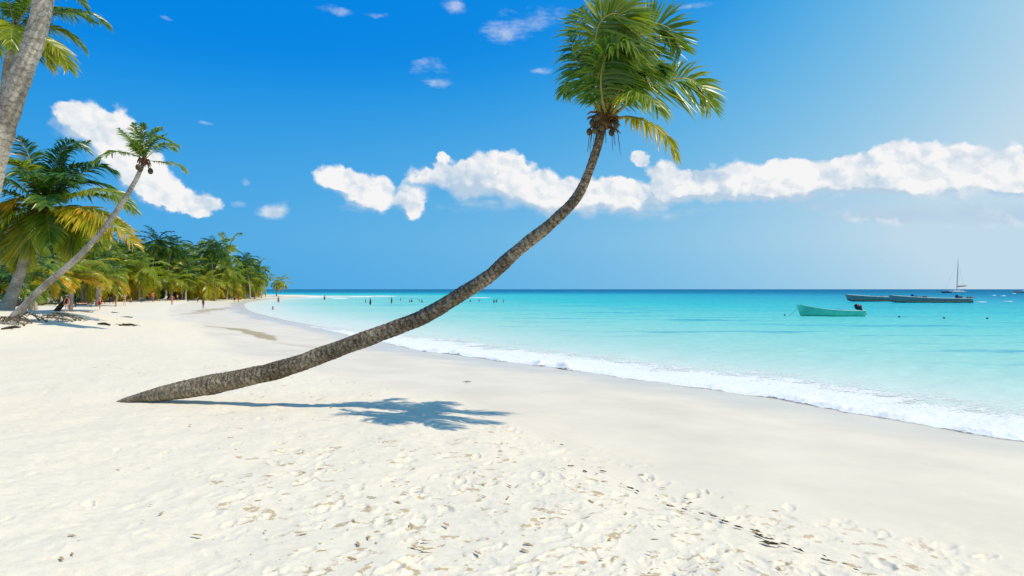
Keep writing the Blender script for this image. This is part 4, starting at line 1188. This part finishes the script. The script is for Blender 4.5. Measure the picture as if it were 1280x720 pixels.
def hull_sections(L, B, H, bow, m=28):
    """half-breadth, sheer and keel along the length; bow at -x"""
    out = []
    for k in range(m + 1):
        u = k / m
        x = -L / 2 + L * u
        hb = B / 2 * min(1, (1 - (1 - min(u / .55, 1)) ** 2.2)) * (1 - .16 * max(0, (u - .6) / .4) ** 2)
        sh = H * (1 + bow * (1 - u) ** 2.6)
        ke = -.25 + .55 * H * max(0, 1 - u / .16) ** 1.6
        out.append((x, max(hb, .02), sh, ke))
    return out


def hull(mb_out, secs, thick=.05, inner=True, floor=.12):
    prof = [(0, 0), (.55, .12), (.86, .42), (.97, .75), (1.0, 1.0)]
    V = []; m = len(secs)
    for x, hb, sh, ke in secs:
        for s in (-1, 1):
            for a, b in (prof if s < 0 else prof[1:]):
                V.append((x - .0 + (-.35 * sh * (b) if x == secs[0][0] else 0), s * hb * a, ke + (sh - ke) * b))
    n = 9
    def ring(i): return [i * n + k for k in (4, 3, 2, 1, 0, 5, 6, 7, 8)]
    Fc = []
    for i in range(m - 1):
        a, b = ring(i), ring(i + 1)
        for k in range(8): Fc.append((a[k], a[k + 1], b[k + 1], b[k]))
    Fc.append(tuple(ring(m - 1)))
    mb_out.add(V, Fc)
    if inner:
        V = []
        for x, hb, sh, ke in secs:
            h2 = max(hb - thick, .008); fl = max(floor, ke + .08)
            V += [(x + .03, -h2, sh - .002), (x + .03, -h2 * .85, fl), (x + .03, h2 * .85, fl), (x + .03, h2, sh - .002)]
        Fc = []
        for i in range(m - 1):
            for k in range(3): Fc.append((i * 4 + k, i * 4 + 4 + k, i * 4 + 5 + k, i * 4 + 1 + k))
        Fc.append(tuple((m - 1) * 4 + k for k in range(4)))
        mb_out.add(V, Fc)


def rail(secs, s, r=.04, z=0.0): return [(x, s * hb, sh + z) for x, hb, sh, ke in secs]


def green_skiff():
    d = F * CAMZ / (395.3 - HZ); p = P(1039, 395.3, d)
    root = empty('fishing_skiff', (p[0], p[1], 0), math.radians(4)); tag(root, 'sea green open skiff with a dark outboard floating on pale water', 'boat')
    se = hull_sections(7.1, 1.9, .62, 1.05)
    mb = MB(); hull(mb, se); mb.build('hull', M_GREEN, root)
    for s in (-1, 1):
        m = MB(); m.tube(rail(se, s), .045, 6); m.build('gunwale', M_GREENI, root)
    for x in (-1.6, 0.1, 1.7):
        m = MB(); m.box((x, 0, .46), (.34, 1.72 if x > -1 else 1.4, .05)); m.build('thwart', M_GREENI, root, False)
    m = MB(); m.ball((1.15, 0, .55), (.75, .6, .33), 14, 9, .12); m.ball((1.75, .1, .5), (.45, .5, .25), 12, 8, .12); m.build('tarpaulin', M_TARP, root)
    mo = empty('outboard_motor', (0, 0, 0)); mo.parent = root
    m = MB(); m.ball((3.12, 0, 1.02), (.42, .27, .33), 14, 10); m.ball((2.95, 0, 1.14), (.3, .24, .24), 12, 8); m.build('cowling', M_MOTOR, mo)
    m = MB(); m.tube([(3.5, 0, .85), (3.6, 0, .3), (3.62, 0, -.4)], [.13, .1, .09], 8); m.box((3.46, 0, .58), (.16, .3, .3)); m.build('drive_leg', M_MOTOR, mo)
    m = MB(); m.tube([(-3.7, 0, 1.15), (-4.2, .1, .5), (-4.9, .2, -.1)], .02, 5); m.build('mooring_rope', M_PALE, root)


def long_boat(px0, px1, py, label, far, canvas):
    d = F * CAMZ / (py - HZ) + far; xa, xb = (px0 - 640) / F * d, (px1 - 640) / F * d
    L = xb - xa
    root = empty('motor_launch', ((xa + xb) / 2, d, 0), math.radians(3)); tag(root, label, 'boat', 'long grey launches moored off the beach')
    se = hull_sections(L, 2.6, .95, .75)
    mb = MB(); hull(mb, se, floor=.35); mb.build('hull', M_HULL, root)
    for s in (-1, 1):
        m = MB(); m.tube([(x, s * hb * .985, .24 * (1 + .9 * max(0, 1 - (x + L / 2) / L * 4))) for x, hb, sh, ke in se], .09, 6); m.build('boot_stripe', M_BOOT, root)
        m = MB(); m.tube(rail(se, s), .09, 6); m.build('gunwale', M_HULLT, root)
    m = MB()
    V = []; Fc = []
    for x, hb, sh, ke in se[:9]: V += [(x + .1, -hb * .93, sh + .01), (x + .1, 0, sh + .12), (x + .1, hb * .93, sh + .01)]
    for i in range(8):
        for k in range(2): Fc.append((i * 3 + k, i * 3 + 3 + k, i * 3 + 4 + k, i * 3 + 1 + k))
    m.add(V, Fc); m.build('foredeck', canvas, root)
    for k, x in enumerate(np.linspace(-L * .12, L * .3, 6)):
        m = MB(); m.box((x, 0, .72), (.5, 2.1, .1)); m.build('bench', M_HULLT, root, False)
    for x in (-L * .18, -L * .12, -L * .05):
        m = MB(); m.ball((x, .2, 1.12), (.5, .5, .28), 10, 7, .15); m.build('covered_gear', M_MOTOR, root)
    m = MB(); m.box((L * .36, 0, 1.1), (1.0, 1.0, .6)); m.box((L * .335, 0, 1.5), (.08, .9, .4)); m.build('console', M_NAVY, root, False)
    for s in (-.45, .45):
        m = MB(); m.ball((L / 2 + .05, s, 1.0), (.5, .3, .38), 12, 8); m.tube([(L / 2 + .15, s, .9), (L / 2 + .3, s, .2), (L / 2 + .3, s, -.4)], [.2, .18, .1], 8); m.build('outboard_motor', M_MOTOR, root)
    return root


def sailboat():
    d = 620.0; p = P(1192, 365, d)
    root = empty('sailing_catamaran', (p[0], p[1], 0), math.radians(8)); tag(root, 'white catamaran with a tall bare mast on the horizon', 'sailboat')
    for y, mat in ((-3.2, M_WHITE), (3.2, M_WHITE)):
        se = [(x, hb, sh, ke) for x, hb, sh, ke in hull_sections(18, 2.0, 1.1, .25)]
        mb = MB(); hull(mb, se, inner=False); V = []
        for x, hb, sh, ke in se: V += [(x, -hb, sh), (x, hb, sh)]
        mb.add(V, [(2 * i, 2 * i + 2, 2 * i + 3, 2 * i + 1) for i in range(len(se) - 1)])
        o = mb.build('hull', mat, root); o.location.y = y
    m = MB(); m.box((2.5, 0, 1.35), (10, 6.4, .4)); m.build('bridge_deck', M_WHITE, root, False)
    m = MB(); m.box((1.5, 0, 1.95), (5.5, 5, .8)); m.box((1.7, 0, 2.42), (6, 5.4, .14)); m.build('cabin', M_WHITE, root, False)
    m = MB(); m.box((1.5, -2.52, 2.0), (4.6, .06, .4)); m.build('cabin_window', M_NAVY, root, False)
    m = MB(); m.tube([(3.2, 0, 1.5), (4.0, 0, 18), (4.6, 0, 31)], [.34, .3, .16], 8); m.build('mast', M_MAST, root)
    m = MB(); m.tube([(3.4, 0, 5.2), (13.5, 0, 5.9)], [.3, .25], 8); m.tube([(3.8, 0, 5.7), (8, 0, 6.1), (13.0, 0, 6.3)], [.25, .45, .2], 8); m.build('boom', M_RUST, root)
    for a, b in (((-9, 0, 1.2), (4.5, 0, 30)), ((8.6, -3.2, 1), (4.5, 0, 28)), ((8.6, 3.2, 1), (4.5, 0, 28))):
        m = MB(); m.tube([a, b], .055, 4); m.build('stay', M_MAST, root)
    m = MB(); m.tube([(-11, 0, .9), (-9, 0, 1.2), (-2.4, 0, 1.3)], .18, 6); m.build('bowsprit', M_MAST, root)
    # dinghy-dark hull left of it
    d2 = 560.0; x2 = (1183 - 640) / F * d2
    r2 = empty('moored_boat', (x2, d2, 0)); tag(r2, 'low dark boat left of the catamaran mast', 'boat')
    se = hull_sections(8.0, 2.2, 1.0, .4); mb = MB(); hull(mb, se, floor=.3); mb.build('hull', M_NAVY, r2)
    m = MB(); m.box((.6, 0, 1.15), (2.2, 1.5, .5)); m.build('cabin', M_BOOT, r2, False)
    d3 = 520.0; x3 = (1279 - 640) / F * d3
    r3 = empty('moored_boat', (x3, d3, 0)); tag(r3, 'pale boat cut by the right picture edge at the horizon', 'boat')
    se = hull_sections(16.0, 3.6, 1.5, .4); mb = MB(); hull(mb, se, floor=.3); mb.build('hull', M_HULLT, r3)
    m = MB(); m.box((1.5, 0, 1.9), (5, 2.6, 1.0)); m.build('cabin', M_WHITE, r3, False)


green_skiff()
long_boat(1058, 1158, 377.6, 'far grey launch with its bow out left behind the other launch', 9, M_HULLT)
long_boat(1112, 1214, 378.3, 'near grey launch with dark outboards at its right end', 0, M_HULL)
sailboat()
M_BUOY = paint('dark_buoy', (.03, .04, .04))
for k, (px, py) in enumerate(((981, 394.4), (1124, 396.6), (1180, 398), (1234, 398.6), (1082.5, 393))):
    d = F * CAMZ / (py - HZ)
    mb = MB(); mb.ball((0, 0, .05), (.11, .11, .09), 12, 8); mb.tube([(0, 0, .1), (0, 0, .18)], [.03, .02], 6)
    o = mb.build('mooring_buoy', M_BUOY); o.location = ((px - 640) / F * d, d, 0)
    tag(o, 'small dark mooring buoy on the pale water around the green skiff', 'buoy', 'mooring buoys')


# ------------------------------------------------------------------ sky, sun, camera
def build_world():
    w = bpy.data.worlds.new('World'); scn.world = w; w.use_nodes = True
    nt = w.node_tree; nt.nodes.clear()
    sky = N(nt, 'ShaderNodeTexSky'); sky.sky_type = 'NISHITA'; sky.sun_disc = False
    sky.sun_elevation = math.asin(SUN.z); sky.sun_rotation = math.atan2(SUN.x, SUN.y)
    gx = N(nt, 'ShaderNodeSeparateXYZ', {0: N(nt, 'ShaderNodeTexCoord').outputs['Generated']})
    up_ = N(nt, 'ShaderNodeCombineXYZ', {0: gx.outputs[0], 1: gx.outputs[1], 2: math_(nt, 'MAXIMUM', gx.outputs[2], .05)})
    nt.links.new(up_.outputs[0], sky.inputs[0])
    sky.air_density = 0.7; sky.dust_density = 2.0; sky.ozone_density = 6.0; sky.altitude = 0
    # warm-white aureole towards the sun and deep polarised blue away from it
    dirv = N(nt, 'ShaderNodeTexCoord').outputs['Generated']
    dt = nt.nodes.new('ShaderNodeVectorMath'); dt.operation = 'DOT_PRODUCT'; nt.links.new(dirv, dt.inputs[0]); dt.inputs[1].default_value = SUN
    rr = N(nt, 'ShaderNodeSeparateColor', {0: sky.outputs[0]}).outputs[0]
    e0 = math_(nt, 'MULTIPLY_ADD', rr, 0.1, -0.096)
    ex = math_(nt, 'MULTIPLY', 0.5, math_(nt, 'ADD', e0, math_(nt, 'SQRT', math_(nt, 'MULTIPLY_ADD', e0, e0, 0.00005))))
    R = math_(nt, 'MINIMUM', math_(nt, 'MULTIPLY', math_(nt, 'MULTIPLY', ex, 2.5), math_(nt, 'EXPONENT', math_(nt, 'MULTIPLY', dt.outputs['Value'], 3.3))), 0.53)
    R = math_(nt, 'MULTIPLY', R, mrange(nt, gx.outputs[2], .38, .75, 1.0, .12))      # haze cleared from the unseen upper sky to deepen the shadows
    G = math_(nt, 'MULTIPLY_ADD', math_(nt, 'SQRT', R), 0.68, 0.205)
    B = math_(nt, 'MULTIPLY_ADD', R, 0.10, 0.77)
    skc0 = N(nt, 'ShaderNodeCombineColor', {0: R, 1: G, 2: B}).outputs[0]
    skc = mixc(nt, 1.0, skc0, (10.0, 10.0, 10.0), 'MULTIPLY')
    # clouds, placed by compass direction and height angle
    sp = N(nt, 'ShaderNodeSeparateXYZ', {0: dirv})
    az = math_(nt, 'ARCTAN2', sp.outputs[0], sp.outputs[1])
    el = math_(nt, 'ARCSINE', sp.outputs[2])
    ae = N(nt, 'ShaderNodeCombineXYZ', {0: az, 1: el}).outputs[0]
    def noise(vec, sc, det, ro=.6, off=(0, 0, 0), ax=1.0):
        mp = N(nt, 'ShaderNodeMapping', {'Vector': vec, 'Scale': (sc, sc * ax, sc), 'Location': off})
        return N(nt, 'ShaderNodeTexNoise', {'Vector': mp.outputs[0], 'Scale': 1.0, 'Detail': det, 'Roughness': ro})
    def VM(op, a, b, c=None):
        n = nt.nodes.new('ShaderNodeVectorMath'); n.operation = op
        for i, v in enumerate((a, b, c)):
            if v is None: continue
            if isinstance(v, bpy.types.NodeSocket): nt.links.new(v, n.inputs[i])
            else: n.inputs[i].default_value = v
        return n
    wn = noise(ae, 9.0, 5.0, .55)
    warp = VM('MULTIPLY_ADD', wn.outputs['Color'], (.075, .055, 0), (-.0375, -.0275, 0)).outputs[0]
    wn2 = noise(ae, 42.0, 4.0, .6, (3, 1, 0))
    warp2 = VM('MULTIPLY_ADD', wn2.outputs['Color'], (.020, .020, 0), (-.010, -.010, 0)).outputs[0]
    pw = VM('ADD', VM('ADD', ae, warp).outputs[0], warp2).outputs[0]
    def blob(acc, px, py, rx, ry, wt, p=pw):
        x, y = (px - 640) / F, (HZ - py) / F
        a0 = math.atan(x); e0 = math.atan(y * math.cos(a0))
        ra = rx / F * math.cos(a0) ** 2; re = ry / F * math.cos(a0)
        v = VM('MULTIPLY_ADD', p, (1 / ra, 1 / re, 0), (-a0 / ra, -e0 / re, 0)).outputs[0]
        dt = VM('DOT_PRODUCT', v, v).outputs['Value']
        g = math_(nt, 'POWER', 0.42, dt)
        return math_(nt, 'MULTIPLY_ADD', g, wt, acc)
    thick = [(98, 138, 34, 20), (122, 152, 34, 26), (146, 180, 34, 26), (172, 216, 32, 20), (212, 244, 36, 16), (256, 256, 32, 12),
             (428, 232, 38, 19), (468, 248, 38, 20), (517, 258, 15, 16), (540, 226, 30, 18), (585, 232, 34, 22), (612, 212, 34, 24), (645, 232, 44, 30), (690, 252, 44, 22), (745, 250, 50, 24),
             (795, 250, 46, 22), (832, 222, 18, 22), (549, 195, 7, 6), (797, 190, 13, 8), (807, 194, 12, 7), (862, 236, 30, 18), (890, 238, 30, 18), (918, 222, 24, 26), (960, 228, 36, 22), (1010, 228, 48, 22), (1060, 224, 40, 20),
             (1108, 204, 36, 26), (1145, 198, 38, 24), (1195, 208, 46, 22), (1250, 214, 46, 22), (1310, 214, 60, 26), (1225, 236, 80, 15), (1120, 236, 50, 14), (960, 246, 50, 12)]
    acc = 0.0
    pl = VM('ADD', pw, (.020, .020, 0)).outputs[0]
    accL = 0.0
    for b in thick:
        acc = blob(acc, *b, .95); accL = blob(accL, *b, .95, pl)
    def puff(sc, off):
        mp = N(nt, 'ShaderNodeMapping', {'Vector': pw2_, 'Scale': (sc, sc * 1.15, sc), 'Location': off})
        v = N(nt, 'ShaderNodeTexVoronoi', {'Vector': mp.outputs[0], 'Scale': 1.0, 'Smoothness': .35}, feature='SMOOTH_F1', voronoi_dimensions='2D')
        return v.outputs['Distance']
    pw2_ = VM('ADD', ae, warp2).outputs[0]
    pf = math_(nt, 'ADD', math_(nt, 'MULTIPLY', puff(24, (0, 0, 0)), -.42), math_(nt, 'MULTIPLY', puff(58, (3, 1, 0)), -.26))
    pfl = math_(nt, 'ADD', math_(nt, 'MULTIPLY', puff(24, (.22, .26, 0)), -.42), math_(nt, 'MULTIPLY', puff(58, (3.25, 1.3, 0)), -.26))
    fb = noise(ae, 26.0, 8.0, .62, (7, 2, 0))
    D = math_(nt, 'MULTIPLY_ADD', math_(nt, 'SUBTRACT', fb.outputs['Fac'], .5), 0.45, math_(nt, 'ADD', acc, math_(nt, 'ADD', pf, .30)))
    sdw = math_(nt, 'SUBTRACT', acc, accL)                       # + on the side turned to the sun
    a1 = mrange(nt, math_(nt, 'ADD', D, math_(nt, 'MULTIPLY', sdw, .12)), .42, math_(nt, 'ADD', .74, mrange(nt, sdw, .05, -.35, 0, .50)))
    thin = [(342, 264, 19, 11), (342, 264, 10, 7), (425, 12, 24, 7), (475, 18, 15, 4), (565, 5, 18, 9), (538, 82, 32, 10), (552, 103, 22, 6), (620, 42, 30, 13, .52), (660, 18, 55, 22, .24), (705, 28, 55, 26, .22), (680, 88, 20, 5), (860, 6, 26, 5), (255, 153, 10, 3), (312, 225, 10, 7), (215, 22, 9, 4),
            (1090, 274, 44, 8), (1180, 268, 120, 16, .62), (1290, 270, 80, 14, .6), (130, 240, 30, 12), (300, 252, 12, 6), (600, 258, 75, 15, .5), (800, 268, 85, 12, .46), (455, 260, 55, 11, .42), (1010, 258, 120, 14, .5)]
    acc2 = 0.0
    pw2 = VM('ADD', ae, VM('MULTIPLY_ADD', wn.outputs['Color'], (.06, .02, 0), (-.03, -.01, 0)).outputs[0]).outputs[0]
    for b in thin: acc2 = blob(acc2, *b[:4], b[4] if len(b) > 4 else .55, pw2)
    fb2 = noise(ae, 20.0, 8.0, .68, (1, 9, 0), 2.6)
    D2 = math_(nt, 'MULTIPLY_ADD', math_(nt, 'SUBTRACT', fb2.outputs['Fac'], .5), 1.2, acc2)
    a2 = math_(nt, 'MULTIPLY', mrange(nt, D2, .26, .98), .85)
    alpha = math_(nt, 'MAXIMUM', a1, a2)
    # relief: light from the upper right
    f3 = noise(ae, 26.0, 6.0, .55, (7 - .30, 2 - .36, 0))
    sh = math_(nt, 'SUBTRACT', fb.outputs['Fac'], f3.outputs['Fac'])
    f4 = noise(ae, 9.0, 3.0, .5, (2, 5, 0))
    lum = math_(nt, 'ADD', mrange(nt, sh, -.22, .16, -.10, .06), mrange(nt, f4.outputs['Fac'], .35, .6, -.08, .04))
    lum = math_(nt, 'ADD', lum, mrange(nt, math_(nt, 'SUBTRACT', pf, pfl), -.12, .10, -.07, .05))
    lum = math_(nt, 'ADD', lum, mrange(nt, sdw, -.40, .10, -.20, .05))
    body = mixc(nt, mrange(nt, lum, -.17, .09, 0, 1, False), (.52, .68, .84), (1.0, 1.0, 1.0))
    ccol = mixc(nt, 1.0, body, (9.2, 9.2, 9.2), 'MULTIPLY')
    col = mixc(nt, alpha, skc, ccol)
    bg = N(nt, 'ShaderNodeBackground', {'Color': col, 'Strength': 0.10})
    nt.links.new(bg.outputs[0], N(nt, 'ShaderNodeOutputWorld').inputs[0])


build_world()
sl = bpy.data.lights.new('sun', 'SUN'); sl.energy = 4.05; sl.angle = math.radians(.53); sl.color = (1.0, .90, .745)
so = bpy.data.objects.new('sun', sl); COL.objects.link(so); so.rotation_mode = 'QUATERNION'; so.rotation_quaternion = (-SUN).to_track_quat('-Z', 'Y')

cam = bpy.data.cameras.new('camera'); cam.lens = 24; cam.sensor_width = 36; cam.clip_end = 100000; cam.clip_start = .1
co = bpy.data.objects.new('camera', cam); COL.objects.link(co); co.location = (0, 0, CAMZ)
co.rotation_euler = (math.radians(90) + math.atan(1.5 / F), 0, 0)
scn.camera = co
scn.view_settings.view_transform = 'Standard'; scn.view_settings.look = 'None'; scn.view_settings.gamma = 1.0; scn.view_settings.exposure = 0.0
scn.view_settings.use_curve_mapping = False
scn.cycles.max_bounces = 6; scn.cycles.transparent_max_bounces = 12; scn.cycles.use_denoising = True
